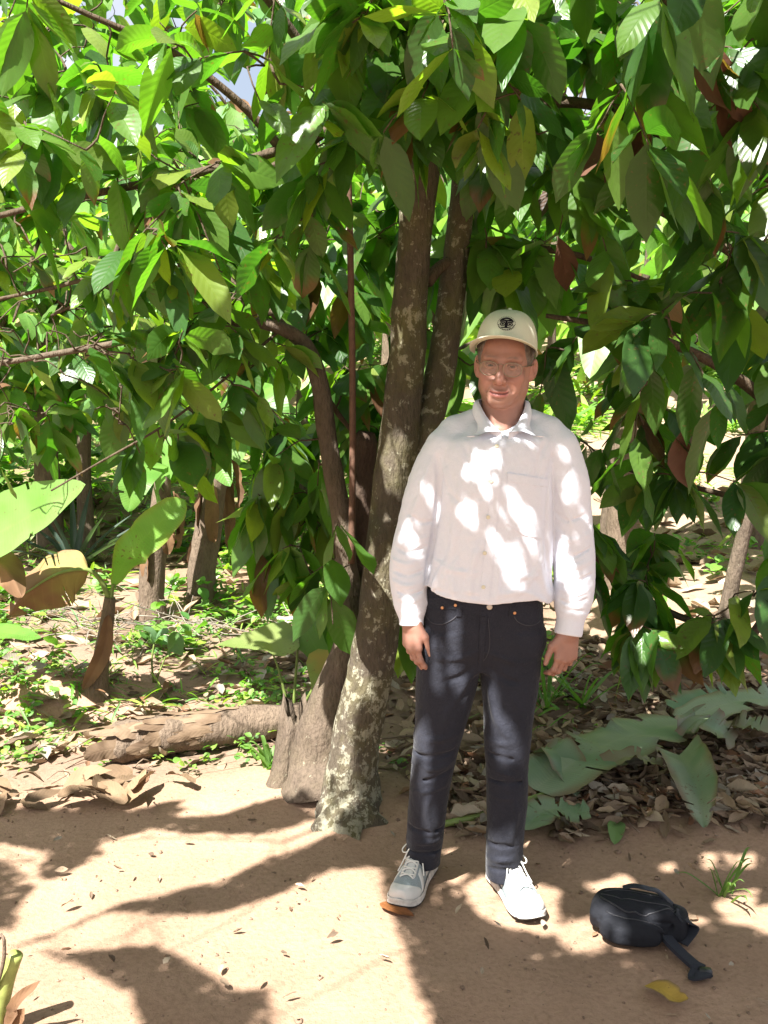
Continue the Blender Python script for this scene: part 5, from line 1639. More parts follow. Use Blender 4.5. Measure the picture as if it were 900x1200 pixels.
mb.build("button", m_cap, cap)
# dark round emblem printed on the front: an arch over two ringed discs inside a broken ring
m_ink = plain("emblem_ink", (0.022, 0.020, 0.024), 1.0, 0.0)
mb = MB()
E_TH, E_PH, E_R = R(3), 0.56, 0.0245
def emb(x, y, off=0.0012):
    th = E_TH + x * E_R / 0.080
    ph = E_PH + y * E_R / 0.085
    return cap_pt(th, ph, off)
def band(fn0, fn1, n=26):
    mb.grid([[emb(*fn(t)) for t in np.linspace(0, 1, n)] for fn in (fn0, fn1)])
def arc(cx, cy, r, a0, a1, sy=1.0):
    return lambda t: (cx + r * math.cos(R(a0 + (a1 - a0) * t)), cy + sy * r * math.sin(R(a0 + (a1 - a0) * t)))
band(arc(0, .05, .86, 5, 175, .86), arc(0, .16, .56, 2, 178, .62))          # the dark arch
band(lambda t: (-.66 + 1.32 * t, .18), lambda t: (-.58 + 1.16 * t, .36 + .12 * abs(2 * t - 1)))
band(lambda t: (-.10 + .2 * t, .20), lambda t: (-.16 + .32 * t, -.62))
for sx in (-1, 1):
    band(arc(sx * .40, -.22, .34, 0, 360, .85), arc(sx * .40, -.22, .22, 0, 360, .85), 30)
    band(arc(sx * .40, -.22, .15, 0, 360, .85), arc(sx * .40, -.22, .001, 0, 360, .85), 20)
    band(lambda t: (sx * (.12 + .66 * t), .02), lambda t: (sx * (.12 + .62 * t), .12))
band(lambda t: (-.6 + 1.2 * t, -.62), lambda t: (-.45 + .9 * t, -.76))
for a0 in range(196, 345, 12):
    band(arc(0, -.05, 1.0, a0, a0 + 8), arc(0, -.05, .86, a0, a0 + 8), 4)
for a0 in list(range(-8, 30, 12)) + list(range(152, 190, 12)) + list(range(40, 150, 13)):
    band(arc(0, -.05, 1.06, a0, a0 + 6), arc(0, -.05, .98, a0, a0 + 6), 4)
mb.build("emblem", m_ink, cap)

# ================================================================== glasses
m_wire = plain("spectacle_wire", (0.24, 0.20, 0.15), 0.3, 0.5, metal=0.9)
m_glass, nt, b = new_mat("spectacle_glass")
tr = N(nt, "ShaderNodeBsdfTransparent"); tr.inputs[0].default_value = (0.97, 0.97, 0.96, 1)
gl = N(nt, "ShaderNodeBsdfGlossy"); gl.inputs["Roughness"].default_value = 0.03
mx = N(nt, "ShaderNodeMixShader")
mx.inputs[0].default_value = 0.05; nt.links.new(tr.outputs[0], mx.inputs[1]); nt.links.new(gl.outputs[0], mx.inputs[2])
nt.links.new(mx.outputs[0], nt.nodes["Material Output"].inputs[0])
fr_mb = MB(); ln_mb = []
for sx in (-1, 1):
    loop = []
    for a in np.linspace(0, 2 * math.pi, 33):
        ca, sa = math.cos(a), math.sin(a)
        x = sx * 0.0335 + 0.0265 * np.sign(ca) * abs(ca) ** 0.85
        z = -0.006 + (0.0175 if sa > 0 else 0.0215) * np.sign(sa) * abs(sa) ** 0.85
        y = -0.103 + 0.010 * (abs(x) / 0.06) ** 2 - 0.06 * z
        loop.append(H(x, y, z))
    fr_mb.tube(loop, 0.0014, 6, cap=False)
    c = np.mean(loop[:-1], 0)
    m2 = MB(); m2.grid([[c + (p - c) * s for p in loop] for s in (0.02, 0.35, 0.7, 0.98)]); ln_mb.append(m2)
    fr_mb.tube([H(sx * 0.0600, -0.094, 0.002), H(sx * 0.070, -0.075, 0.004), H(sx * 0.0815, -0.02, 0.004), H(sx * 0.084, 0.02, 0.006), H(sx * 0.083, 0.035, -0.008)], 0.0013, 6, n=14)
fr_mb.tube([H(-0.0075, -0.103, 0.004), H(0, -0.107, 0.007), H(0.0075, -0.103, 0.004)], 0.0011, 6, n=7)
gls = fr_mb.build("glasses", m_wire, man)
for m2 in ln_mb: m2.build("lens", m_glass, gls)

# ================================================================== shirt
def px_row(y, l, r, Y=2.88):
    a, c = P(l, y, Y), P(r, y, Y)
    return a[2], (a[0] + c[0]) / 2, (c[0] - a[0]) / 2
SF = Field(axis((-0.02, 0.68, 0.0032)), axis((2.70, 3.09, 0.0032)), axis((0.80, 1.56, 0.0032)))
rows = [(490, 552, 628, .060, 2.945), (497, 540, 640, .078, 2.935), (506, 530, 648, .090, 2.922), (520, 515, 652, .108, 2.91), (560, 511, 650, .122, 2.90), (600, 511, 650, .122, 2.895),
        (645, 505, 650, .120, 2.89), (675, 499, 649, .124, 2.89), (695, 496, 651, .128, 2.89), (712, 500, 648, .118, 2.89)]
st = []
for y, l, r, ry, cy in rows:
    z, cx, rx = px_row(y, l, r, cy - ry * 0.3)
    st.append((z, cx, cy, rx, ry))
SF.loft(st, 0.02, 2.25)
# shoulders
SF.chain([P(556, 496, 2.935), P(534, 507, 2.925), P(522, 524, 2.91)], [.043, .045, .055], 0.022)
SF.chain([P(620, 496, 2.935), P(642, 507, 2.925), P(655, 524, 2.91)], [.043, .045, .055], 0.022)
for pts, rad in ((sl_r, [.055, .058, .0535, .0550, .0490, .040, .036]), (sl_l, [.055, .060, .0580, .0560, .0520, .045, .0415])):
    SF.chain(pts[:-1], rad[:-1], 0.014, 22)
    SF.cone(pts[-2] + (pts[-2] - pts[-1]) * 0.2, pts[-1], rad[-1] * 0.98, rad[-1], 0.006)
# cuffs end flat, the hem is cut on its slant
for pts in (sl_r, sl_l):
    e = pts[-1] + norm(pts[-1] - pts[-2]) * 0.006
    d = norm(pts[-1] - pts[-2] + np.array((0.0, 0.0, 0.0)))
    SF.cutplane(e, d, 0.004, e - 0.075, e + 0.075)
def hem(X, Y, Z):
    xs_ = [P(x, 700, 2.8)[0] for x in (490, 512, 540, 572, 605, 630, 645, 655)]
    zs_ = [P(450, y, 2.8)[2] for y in (686, 698, 703, 706, 703, 703, 712, 714)]
    hz = np.interp(X.ravel(), xs_, zs_)[:, None, None]
    return Z - hz - 0.10 * np.clip(Y - 2.80, 0, 0.25) + 0 * Y
lo = (P(493, 700, 2.8)[0] - 0.03, 2.70, 0.80); hi = (P(652, 700, 2.8)[0] + 0.02, 3.09, 0.97)
q = SF.sl(lo, hi)
X_, Y_, Z_ = SF.ax[0][q[0]][:, None, None], SF.ax[1][q[1]][None, :, None], SF.ax[2][q[2]][None, None, :]
torso_only = np.ones_like(SF.d[q], bool)
armd = np.full(SF.d[q].shape, 9.0, np.float32)
for pts, rad in ((sl_r, .047), (sl_l, .050)):
    cp = catmull(pts, 16)
    for i in range(15):
        a, ab = cp[i], cp[i + 1] - cp[i]
        t = np.clip(((X_ - a[0]) * ab[0] + (Y_ - a[1]) * ab[1] + (Z_ - a[2]) * ab[2]) / (ab @ ab), 0, 1)
        armd = np.minimum(armd, np.sqrt((X_ - a[0] - t * ab[0]) ** 2 + (Y_ - a[1] - t * ab[1]) ** 2 + (Z_ - a[2] - t * ab[2]) ** 2) - rad - 0.008)
cut = -hem(X_, Y_, Z_)
SF.d[q] = np.where(armd > 0, np.maximum(SF.d[q], cut), SF.d[q])
# the open neck
SF.ell(P(588, 478, 2.90), (0.066, 0.078, 0.052), 0.01, mode='s')
SF.ell(P(588, 489, 2.835), (0.040, 0.050, 0.040), 0.012, mode='s')
SF.cone(P(588, 496, 2.79), P(587, 511, 2.78), 0.026, 0.003, 0.010, 's')
# folds
def S(px, py, Y=2.78): return P(px, py, Y)
def fold(pts, w, amp, Yb=None):
    """pixels on the front, laid on the cloth: depth is looked up on the field"""
    q3 = []
    for px, py in pts:
        d = ray(px, py)
        hit = None
        for Y in np.arange(2.72, 3.0, 0.003):
            p = np.array((0, 0, CAM_H)) + d * (Y / d[1])
            i = [int(np.clip(np.searchsorted(a, v), 0, len(a) - 1)) for a, v in zip(SF.ax, p)]
            if SF.d[i[0], i[1], i[2]] < 0: hit = p; break
        q3.append(hit if hit is not None else P(px, py, 2.88))
    SF.ridge(q3, w, amp)
# armpit and chest folds
for pts, w, a in (
    ([(512, 535), (514, 560), (513, 598), (506, 645), (499, 682)], .007, -.012),
    ([(647, 535), (641, 565), (639, 600), (641, 650), (647, 690)], .007, -.012),
    ([(520, 545), (530, 590), (532, 640)], .010, .004), ([(540, 560), (536, 610), (525, 660), (515, 690)], .011, .004),
    ([(516, 552), (524, 575), (540, 590)], .006, -.004), ([(636, 552), (628, 580), (612, 600)], .006, -.003),
    ([(560, 640), (552, 670), (550, 700)], .010, .005), ([(600, 640), (606, 670), (604, 698)], .010, .005),
    ([(620, 600), (628, 650), (640, 695)], .010, .006), ([(535, 655), (530, 680), (533, 700)], .008, .005),
    ([(585, 660), (583, 685), (585, 702)], .007, .004), ([(520, 660), (511, 680), (506, 692)], .009, .006),
    ([(500, 688), (530, 697), (570, 700)], .006, -.003), ([(590, 697), (615, 694), (640, 705)], .006, .004),
    ([(638, 640), (630, 665), (616, 690)], .007, .005), ([(545, 520), (552, 545), (566, 560)], .008, -.003),
    ([(640, 515), (632, 540), (628, 565)], .008, -.003),
    ([(508, 655), (530, 668), (560, 672)], .007, .003), ([(646, 668), (630, 675), (605, 676)], .007, .003),
    # sleeve on the picture's left
    ([(505, 540), (497, 565), (494, 590)], .008, .004), ([(478, 600), (492, 612), (508, 610)], .006, -.004),
    ([(468, 622), (485, 632), (503, 628)], .006, .004), ([(464, 640), (480, 648), (500, 640)], .006, -.005),
    ([(460, 655), (478, 662), (499, 652)], .006, .006), ([(460, 668), (478, 674), (497, 668)], .005, -.006),
    ([(460, 680), (478, 687), (497, 680)], .006, .006), ([(464, 692), (480, 697), (496, 691)], .004, -.006),
    ([(466, 701), (481, 705), (495, 700)], .005, .005), ([(500, 555), (488, 590), (478, 615)], .008, .004),
    # sleeve on the picture's right
    ([(668, 540), (672, 570), (664, 600)], .008, .004), ([(650, 600), (665, 610), (685, 604)], .006, -.004),
    ([(652, 622), (670, 633), (690, 626)], .006, .004), ([(654, 645), (672, 652), (692, 640)], .006, -.005),
    ([(655, 660), (675, 664), (694, 655)], .007, .006), ([(656, 675), (676, 681), (694, 672)], .005, -.006),
    ([(656, 690), (676, 697), (692, 688)], .006, .006), ([(656, 703), (672, 708), (688, 702)], .004, -.007),
    ([(657, 713), (670, 716), (686, 716)], .004, -.006), ([(652, 560), (660, 590), (672, 618)], .007, .004)):
    fold(pts, w, a * 1.5)
V, Q = SF.surf()
V = relax(V, Q, 1, 0.5)
nzs = fbm(V * np.array((16, 16, 11)), 3, 21)
SV_nz = 0.0030 * nzs + 0.0016 * fbm(V * 45, 2, 23)
me_n = norm(V - np.array((0.33, 2.9, 1.15)) * np.array((1, 1, 0)) - V * np.array((0, 0, 1)))
V = V + me_n * SV_nz[:, None] * (np.abs(V[:, 2:3] - 0.88) > 0.02)
m_shirt, nt, b = new_mat("shirt_linen")
f1 = noise(nt, 700, 2, vec=objcoord(nt)); f2 = noise(nt, 13, 3, 0.5, vec=objcoord(nt), dist=0.5); f3 = noise(nt, 55, 3, 0.5, vec=objcoord(nt), dist=0.4)
nt.links.new(ramp(nt, f1, [(0.3, (0.62, 0.64, 0.71)), (0.7, (0.70, 0.72, 0.79))]), b.inputs["Base Color"])
b.inputs["Roughness"].default_value = 0.85
b.inputs["Specular IOR Level"].default_value = 0.15
hgt = mathn(nt, 'ADD', mathn(nt, 'MULTIPLY', f2, 1.0), mathn(nt, 'ADD', mathn(nt, 'MULTIPLY', f1, 0.05), mathn(nt, 'MULTIPLY', f3, 0.5)))
bump(nt, b, hgt, 0.010, 0.36)
shirt = mesh_from("shirt", V, Q, m_shirt, man)
S_BVH = BVHTree.FromPolygons([tuple(v) for v in V], [tuple(int(i) for i in q) for q in Q])

def hit(bvh, px, py, off=0.0015, default=2.88):
    d = ray(px, py)
    o = Vector((0, 0, CAM_H))
    r = bvh.ray_cast(o, Vector(d))
    p = np.array(r[0]) if r[0] is not None else P(px, py, default)
    n = np.array(r[1]) if r[0] is not None else np.array((0, -1, 0))
    if n @ d > 0: n = -n
    return p + n * off, n

def patch(bvh, quad, nx, ny, off, name, mat, parent, thick=0.002, bend=None):
    """a cloth piece laid on the surface between four pixel corners (tl, tr, br, bl)"""
    tl, tr, br, bl = [np.array(q, float) for q in quad]
    top, low = [], []
    for j in range(ny):
        v = j / (ny - 1)
        rt, rl = [], []
        for i in range(nx):
            u = i / (nx - 1)
            q = (tl * (1 - u) + tr * u) * (1 - v) + (bl * (1 - u) + br * u) * v
            if bend: q = q + bend(u, v)
            p, n = hit(bvh, q[0], q[1], off)
            rt.append(p); rl.append(p - n * (thick + off))
        top.append(rt); low.append(rl)
    m = MB()
    T = np.array(top); Lw = np.array(low)
    if nx > 3 and ny > 3:
        for A in (T, Lw):
            for _ in range(2):
                A[1:-1, 1:-1] = 0.5 * A[1:-1, 1:-1] + 0.125 * (A[:-2, 1:-1] + A[2:, 1:-1] + A[1:-1, :-2] + A[1:-1, 2:])
    m.grid(T)
    ring = lambda A: np.vstack([A[0, :], A[1:, -1], A[-1, -2::-1], A[-2:0:-1, 0]])
    m.grid([ring(T), ring(Lw)], close=True)
    return m.build(name, mat, parent)

plk = patch(S_BVH, ((581.5, 513), (592, 513), (573, 704), (562, 704)), 5, 60, 0.0022, "placket", m_shirt, shirt)
patch(S_BVH, ((595, 556), (641, 563), (635, 631), (592, 613)), 16, 18, 0.0024, "pocket", m_shirt, shirt, bend=lambda u, v: np.array((0, 5 * v * (1 - abs(2 * u - 1)))))
patch(S_BVH, ((594.5, 554.5), (641.5, 562), (641, 571), (594.3, 564)), 16, 5, 0.0042, "pocket_hem", m_shirt, shirt)
m_button = plain("shirt_button", (0.62, 0.58, 0.44), 0.35, 0.5)
for px, py in ((576, 564), (572, 606), (568, 648), (566.5, 688), (582, 523)):
    p, n = hit(S_BVH, px, py, 0.0035)
    u = norm(np.cross(n, (0, 0, 1))); w = np.cross(n, u)
    m = MB(); m.grid([[p + n * h + r * (u * math.cos(a) + w * math.sin(a)) for a in np.linspace(0, 2 * math.pi, 14, endpoint=False)] for r, h in ((0.0055, -0.002), (0.0058, 0.0006), (0.0048, 0.0014), (0.0036, 0.0009), (0.0002, 0.0009))], close=True)
    m.build("shirt_button", m_button, shirt)
# seams round the cuffs
for pts, rad in ((sl_r, .0375), (sl_l, .043)):
    c = pts[-1] + (pts[-2] - pts[-1]) * 0.95
    ax_ = norm(pts[-1] - pts[-2]); u = norm(np.cross(ax_, (0, 1, 0))); w = np.cross(ax_, u)
# collar: a stand and two leaves folded over it
def collar_ring(t, r=1.0, z=0.0):
    """t 0..1 from the picture's right front point round the back to the left front"""
    a = R(-90 + 10) + t * (2 * math.pi - R(20))
    base = P(588, 482, 2.905)
    ca, sa = math.cos(a), math.sin(a)
    fr_ = max(0.0, -sa)
    rx, ry = 0.069 * r, 0.080 * r + 0.012 * fr_
    return base + np.array((rx * ca * (1 - 0.25 * fr_ ** 3), ry * sa, z + 0.030 - 0.088 * fr_ ** 1.6 + 0.006 * max(0, sa)))
m = MB()
ts = np.linspace(0, 1, 49)
def leaf_edge(t):
    """the outer edge of the fold: long points at the front"""
    e = min(t, 1 - t)
    drop = 0.036 + 0.004 * max(0, 1 - e / 0.16) ** 1.3
    out = 1.24 + 0.06 * max(0, 1 - e / 0.2)
    p = collar_ring(t, out, -drop)
    if e < 0.16:
        s_ = 1 if t < 0.5 else -1
        k = (1 - e / 0.16) ** 1.5
        p = p + np.array((s_ * 0.098 * k, 0.010 * k, 0.030 * k))
    return p
rowsC = []
for v in np.linspace(0, 1, 9):
    row = []
    for t in ts:
        a, b_ = collar_ring(t, 1.0, 0.0), leaf_edge(t)
        p = a * (1 - v) + b_ * v
        p = p + np.array((0, 0, 0.008 * math.sin(math.pi * min(1, v * 1.6)) if v < 0.63 else 0.0))
        out = norm((p - P(588, 482, 2.905)) * np.array((1, 1, 0)))
        row.append(p + out * 0.006 * math.sin(math.pi * v))
    rowsC.append(row)
m.grid(rowsC)
m.grid([[p - norm((p - P(588, 482, 2.905)) * np.array((1, 1, 0))) * 0.0025 - np.array((0, 0, 0.0012)) for p in r] for r in rowsC][::-1])
m.grid([rowsC[-1], [p - norm((p - P(588, 482, 2.905)) * np.array((1, 1, 0))) * 0.0025 - np.array((0, 0, 0.0012)) for p in rowsC[-1]]])
m.grid([[collar_ring(t, 1.0, 0.001) for t in ts], [collar_ring(t, 1.04, -0.045) for t in ts]])
m.build("collar", m_shirt, shirt)

# ================================================================== jeans
JF = Field(axis((0.02, 0.56, 0.0034)), axis((2.74, 3.10, 0.0034)), axis((0.015, 0.985, 0.0038)))
def leg(rows):
    st = []
    for y, l, r, ry, cy in rows:
        z, cx, rx = px_row(y, l, r, cy - ry * 0.25)
        st.append((z, cx, cy, rx, ry))
    return st
LR = leg([(740, 494, 566, .098, 2.905), (790, 488, 563, .094, 2.90), (830, 487, 553, .086, 2.895), (870, 485, 541, .076, 2.89), (900, 482, 533, .071, 2.89),
          (940, 479, 525, .068, 2.905), (975, 477, 521, .066, 2.925), (1003, 476, 517, .064, 2.945), (1013, 477, 516, .064, 2.95)])
LL = leg([(740, 566, 638, .098, 2.905), (790, 564, 634, .094, 2.895), (830, 567, 628, .086, 2.88), (870, 568, 623, .076, 2.865), (900, 570, 620, .071, 2.86),
          (940, 571, 619, .068, 2.865), (975, 571, 615, .066, 2.875), (1010, 570, 613, .064, 2.885), (1029, 570, 612, .064, 2.885)])
JF.loft(LR, 0.004, 2.15); JF.loft(LL, 0.004, 2.15)
JF.loft(leg([(782, 530, 598, .075, 2.905), (760, 491, 637, .108, 2.91), (735, 494, 638, .114, 2.905), (710, 497, 637, .112, 2.90), (690, 499, 636, .108, 2.90)]), 0.022, 2.5)
def jhit(px, py):
    d = ray(px, py)
    for Y in np.arange(2.74, 3.06, 0.003):
        p = np.array((0, 0, CAM_H)) + d * (Y / d[1])
        i = [int(np.clip(np.searchsorted(a, v), 0, len(a) - 1)) for a, v in zip(JF.ax, p)]
        if JF.d[i[0], i[1], i[2]] < 0: return p
    return P(px, py, 2.87)
for pts, w, a in (
    ([(562, 775), (545, 790), (520, 800)], .008, -.005), ([(566, 780), (590, 795), (610, 800)], .008, -.005),
    ([(558, 765), (535, 772), (512, 772)], .008, .004), ([(570, 765), (600, 775), (622, 776)], .008, .004),
    ([(562, 720), (563, 755), (562, 785)], .006, -.004), ([(552, 790), (530, 825), (520, 850)], .010, .005),
    ([(572, 800), (580, 840), (600, 870)], .010, .005),
    # knees
    ([(483, 878), (505, 888), (535, 878)], .007, -.006), ([(482, 892), (508, 902), (532, 890)], .007, .006), ([(481, 908), (505, 914), (528, 902)], .006, -.006),
    ([(481, 925), (500, 928), (524, 918)], .007, .004), ([(484, 860), (510, 868), (540, 858)], .009, .004),
    ([(570, 880), (595, 890), (621, 882)], .007, -.005), ([(571, 896), (596, 908), (620, 900)], .007, .006), ([(572, 912), (600, 918), (619, 910)], .006, -.006),
    ([(568, 862), (590, 872), (622, 862)], .009, .004), ([(573, 930), (596, 936), (617, 928)], .007, .003),
    # the break over the shoes
    ([(477, 965), (497, 975), (519, 968)], .007, -.005), ([(476, 980), (497, 988), (519, 980)], .008, .006), ([(476, 994), (497, 1000), (517, 994)], .006, -.006),
    ([(571, 985), (590, 992), (613, 985)], .007, -.004), ([(570, 1003), (590, 1009), (613, 1000)], .008, .005), ([(571, 1016), (590, 1020), (612, 1014)], .006, -.004),
    ([(505, 930), (500, 955), (508, 985)], .010, .004), ([(598, 920), (604, 955), (598, 990)], .010, .004), ([(600, 830), (606, 800), (604, 770)], .012, .003)):
    JF.ridge([jhit(*p) for p in pts], w, a * 1.6)
V, Q = JF.surf()
V = relax(V, Q, 1, 0.5)
V = V + 0.0022 * fbm(V * 22, 3, 31)[:, None] * norm(V - np.array((0.29, 2.9, 0)) * np.array((1, 1, 0)) - V * np.array((0, 0, 1)))
m_jean, nt, b = new_mat("black_denim")
oc = objcoord(nt)
f1 = noise(nt, 1100, 2, vec=oc); f2 = noise(nt, 12, 4, vec=oc); f3 = noise(nt, 40, 4, 0.6, vec=oc, dist=1.0)
col = mixc(nt, f2, (0.006, 0.007, 0.011), (0.017, 0.019, 0.029))
col = mixc(nt, mathn(nt, 'MULTIPLY', mathn(nt, 'SUBTRACT', f1, 0.45, clamp=True), 1.4), col, (0.10, 0.10, 0.12))
nt.links.new(col, b.inputs["Base Color"])
b.inputs["Roughness"].default_value = 0.9
b.inputs["Specular IOR Level"].default_value = 0.2
b.inputs["Sheen Weight"].default_value = 0.10
b.inputs["Sheen Roughness"].default_value = 0.4
bump(nt, b, mathn(nt, 'ADD', f3, mathn(nt, 'MULTIPLY', f1, 0.10)), 0.006, 0.6)
jeans = mesh_from("jeans", V, Q, m_jean, man)
J_BVH = BVHTree.FromPolygons([tuple(v) for v in V], [tuple(int(i) for i in q) for q in Q])
m_seam = plain("jean_stitch", (0.050, 0.050, 0.058), 0.8, 0.2)
m_rivet = plain("copper_rivet", (0.50, 0.26, 0.13), 0.35, 0.5, metal=0.8)
m_jbtn = plain("jean_button", (0.42, 0.38, 0.33), 0.35, 0.5, metal=0.8)
def seam(pts, name, r=0.0011, off=0.0006):
    m = MB()
    pp = catmull([(x, y, 0) for x, y in pts], 28)
    m.tube([hit(J_BVH, p[0], p[1], off)[0] for p in pp], r, 5)
    m.build(name, m_seam, jeans)
def side(l): return l
patch(J_BVH, ((563, 722), (571, 722), (566, 780), (560.5, 780)), 5, 18, 0.0022, "fly", m_jean, jeans)
patch(J_BVH, ((499, 700), (636, 705), (636.5, 717), (498.5, 713)), 48, 5, 0.0026, "waistband", m_jean, jeans)
seam([(572, 724), (574, 752), (571, 768), (563, 778)], "stitch_line")
seam([(499, 721), (507, 730), (520, 731), (533, 724), (537, 716)], "stitch_line", 0.0016)
seam([(601, 718), (606, 728), (618, 733), (630, 730), (636, 722)], "stitch_line", 0.0016)
for x in (538, 600):
    patch(J_BVH, ((x - 3, 700), (x + 3, 700), (x + 3, 722), (x - 3, 722)), 4, 8, 0.0042, "belt_loop", m_jean, jeans)
for (px, py), mt, r, nm in (((573.5, 711), m_jbtn, .0088, "jean_button"), ((519, 712), m_rivet, .0048, "rivet"), ((534, 709), m_rivet, .0048, "rivet"), ((602.5, 718), m_rivet, .0048, "rivet")):
    p, n = hit(J_BVH, px, py, 0.0048)
    u = norm(np.cross(n, (0, 0, 1))); w = np.cross(n, u)
    m = MB(); m.grid([[p + n * h + rr * (u * math.cos(a) + w * math.sin(a)) for a in np.linspace(0, 2 * math.pi, 14, endpoint=False)] for rr, h in ((r, -.004), (r, .0006), (r * .8, .0018), (r * .4, .0012), (0.0002, .0012))], close=True)
    m.build(nm, mt, jeans)

# ================================================================== shoes
m_sh_w, nt, b = new_mat("shoe_suede_pale")
f = noise(nt, 500, 3, vec=objcoord(nt)); f2 = noise(nt, 30, 3, vec=objcoord(nt))
nt.links.new(mixc(nt, f2, (0.50, 0.49, 0.46), (0.62, 0.61, 0.58)), b.inputs["Base Color"]); b.inputs["Roughness"].default_value = 0.85
bump(nt, b, f, 0.0008, 0.5)
m_sh_g, nt, b = new_mat("shoe_mesh_grey")
w1 = N(nt, "ShaderNodeTexVoronoi"); w1.inputs["Scale"].default_value = 480
nt.links.new(objcoord(nt), w1.inputs["Vector"])
nt.links.new(ramp(nt, w1.outputs[0], [(0.0, (0.13, 0.16, 0.17)), (0.6, (0.27, 0.31, 0.32))]), b.inputs["Base Color"]); b.inputs["Roughness"].default_value = 0.8
bump(nt, b, w1.outputs[0], 0.0008, 0.5)
m_sole = plain("shoe_sole_foam", (0.50, 0.47, 0.43), 0.7, 0.25, 45, 0.35, 0.0005)
m_tread = plain("shoe_tread_rubber", (0.045, 0.040, 0.036), 0.8, 0.3, 80, 0.2)
m_lace = plain("shoe_lace", (0.66, 0.65, 0.60), 0.9, 0.15, 300, 0.1)
m_logo = plain("shoe_emblem", (0.68, 0.68, 0.66), 0.4, 0.4)

def shoe(heel, toe, side_, name="shoe"):
    """side_ = +1 when the outer side is to the right of the walking direction seen from above"""
    heel = np.array(heel); toe = np.array(toe)
    f = norm((toe - heel) * np.array((1, 1, 0))); Ln = np.linalg.norm((toe - heel)[:2])
    r = np.array((f[1], -f[0], 0)) * side_                             # outer side
    up = np.array((0, 0, 1.0))
    ss = np.array([0.0, .03, .10, .25, .40, .55, .70, .82, .92, .975, 1.0])
    wo = np.array([.012, .026, .034, .036, .036, .042, .049, .049, .041, .026, .001])
    wi = np.array([.012, .026, .033, .033, .032, .038, .046, .045, .034, .020, .001])
    hh = np.array([.060, .070, .078, .088, .090, .074, .056, .046, .041, .032, .001])
    zb = np.array([.030, .030, .030, .029, .027, .024, .022, .022, .026, .031, .036])
    def pt(s, a, off=0.0):
        """a 0 outer edge .. pi inner edge"""
        w = np.interp(s, ss, wo) if math.cos(a) > 0 else np.interp(s, ss, wi)
        h = np.interp(s, ss, hh); z0 = np.interp(s, ss, zb)
        ca, sa = math.cos(a), math.sin(a)
        x = (w + off) * np.sign(ca) * abs(ca) ** (0.75 + 0.15 * s)
        z = z0 + (h + off) * abs(sa) ** 0.88
        bulge = 0.004 * math.sin(2 * a) * np.sign(ca) if False else 0
        return heel + f * (s * Ln + (off if s > 0.9 else (-off if s < 0.05 else 0))) + r * x + up * z
    sg = np.concatenate([np.linspace(0, .12, 7), np.linspace(.16, .84, 24), np.linspace(.87, 1, 12)])
    ag = np.linspace(0, math.pi, 25)
    t = thing(name, None, None) if False else None
    m = MB(); m.grid([[pt(s, a) for a in ag] for s in sg])
    sh = m.build(name, m_sh_g, man)
    def overlay(s0, s1, a0, a1, nm, mat, off=0.0022, ns=16, na=14, shape=None):
        m = MB(); g_ = []
        for i in range(ns):
            row = []
            for j in range(na):
                u, v = i / (ns - 1), j / (na - 1)
                s, a = s0 + (s1 - s0) * u, a0 + (a1 - a0) * v
                if shape: s, a = shape(s, a, u, v)
                edge = min(u, 1 - u, v, 1 - v)
                row.append(pt(s, a, off if edge > 1e-6 else -0.0015))
            g_.append(row)
        m.grid(g_); return m.build(nm, mat, sh)
    overlay(.885, 0.999, 0.0, math.pi, "toe_guard", m_sh_w, shape=lambda s, a, u, v: (s - 0.16 * (1 - u) * abs(math.cos(a)) ** 2, a), na=24)
    overlay(.0, .22, 0.0, math.pi, "heel_counter", m_sh_w, na=24)
    for a0, a1, sgn in ((1.10, 1.30, 1), (math.pi - 1.10, math.pi - 1.30, -1)):
        overlay(.30, .76, a0, a1, "eyestay", m_sh_w, 0.0028, 16, 6)
    for a0, a1 in ((0.02, 1.15), (math.pi - 0.02, math.pi - 1.15)):
        overlay(.28, .50, a0, a1, "saddle_panel", m_sh_w, 0.0020, 10, 10, shape=lambda s, a, u, v: (s + 0.06 * (v - 0.5), a))
        overlay(.62, .72, a0, a0 + (a1 - a0) * 0.9, "forefoot_strap", m_sh_w, 0.0020, 8, 10, shape=lambda s, a, u, v: (s - 0.08 * (v - 0.4), a))
    overlay(.27, .74, 1.32, math.pi - 1.32, "tongue", m_sh_w, 0.0016, 16, 8)
    # sole: a foam wedge over a thin tread
    def outline(s, sd, g=0.005):
        w = (np.interp(s, ss, wo) if sd > 0 else np.interp(s, ss, wi)) + g
        return heel + f * (s * (Ln + 2 * g) - g) + r * sd * w
    sgn_ = np.concatenate([np.linspace(0, .06, 6), np.linspace(.1, .9, 18), np.linspace(.93, 1, 8)])
    ringp = [(s, 1) for s in sgn_] + [(s, -1) for s in sgn_[::-1]]
    def zt(s): return np.interp(s, ss, zb) + 0.006
    def zl(s): return 0.004 + 0.014 * max(0, (s - 0.82) / 0.18) ** 2 + 0.004 * max(0, (0.06 - s) / 0.06)
    m = MB()
    m.grid([[outline(s, d, 0.003) + up * zt(s) for s, d in ringp], [outline(s, d, 0.0055) + up * (zt(s) - 0.003) for s, d in ringp], [outline(s, d, 0.0045) + up * (zt(s) * .55 + zl(s) * .45) for s, d in ringp],
            [outline(s, d, 0.006) + up * (zl(s) + 0.005) for s, d in ringp]], close=True)
    m.build("midsole", m_sole, sh)
    m = MB()
    c_ = lambda s: heel + f * s * Ln
    m.grid([[outline(s, d, 0.0062) + up * (zl(s) + 0.0055) for s, d in ringp], [outline(s, d, 0.005) + up * zl(s) for s, d in ringp], [c_(s) * 0.9 + outline(s, d, 0) * 0.1 + up * (zl(s)) for s, d in ringp]], close=True)
    m.build("outsole", m_tread, sh)
    # laces
    m = MB()
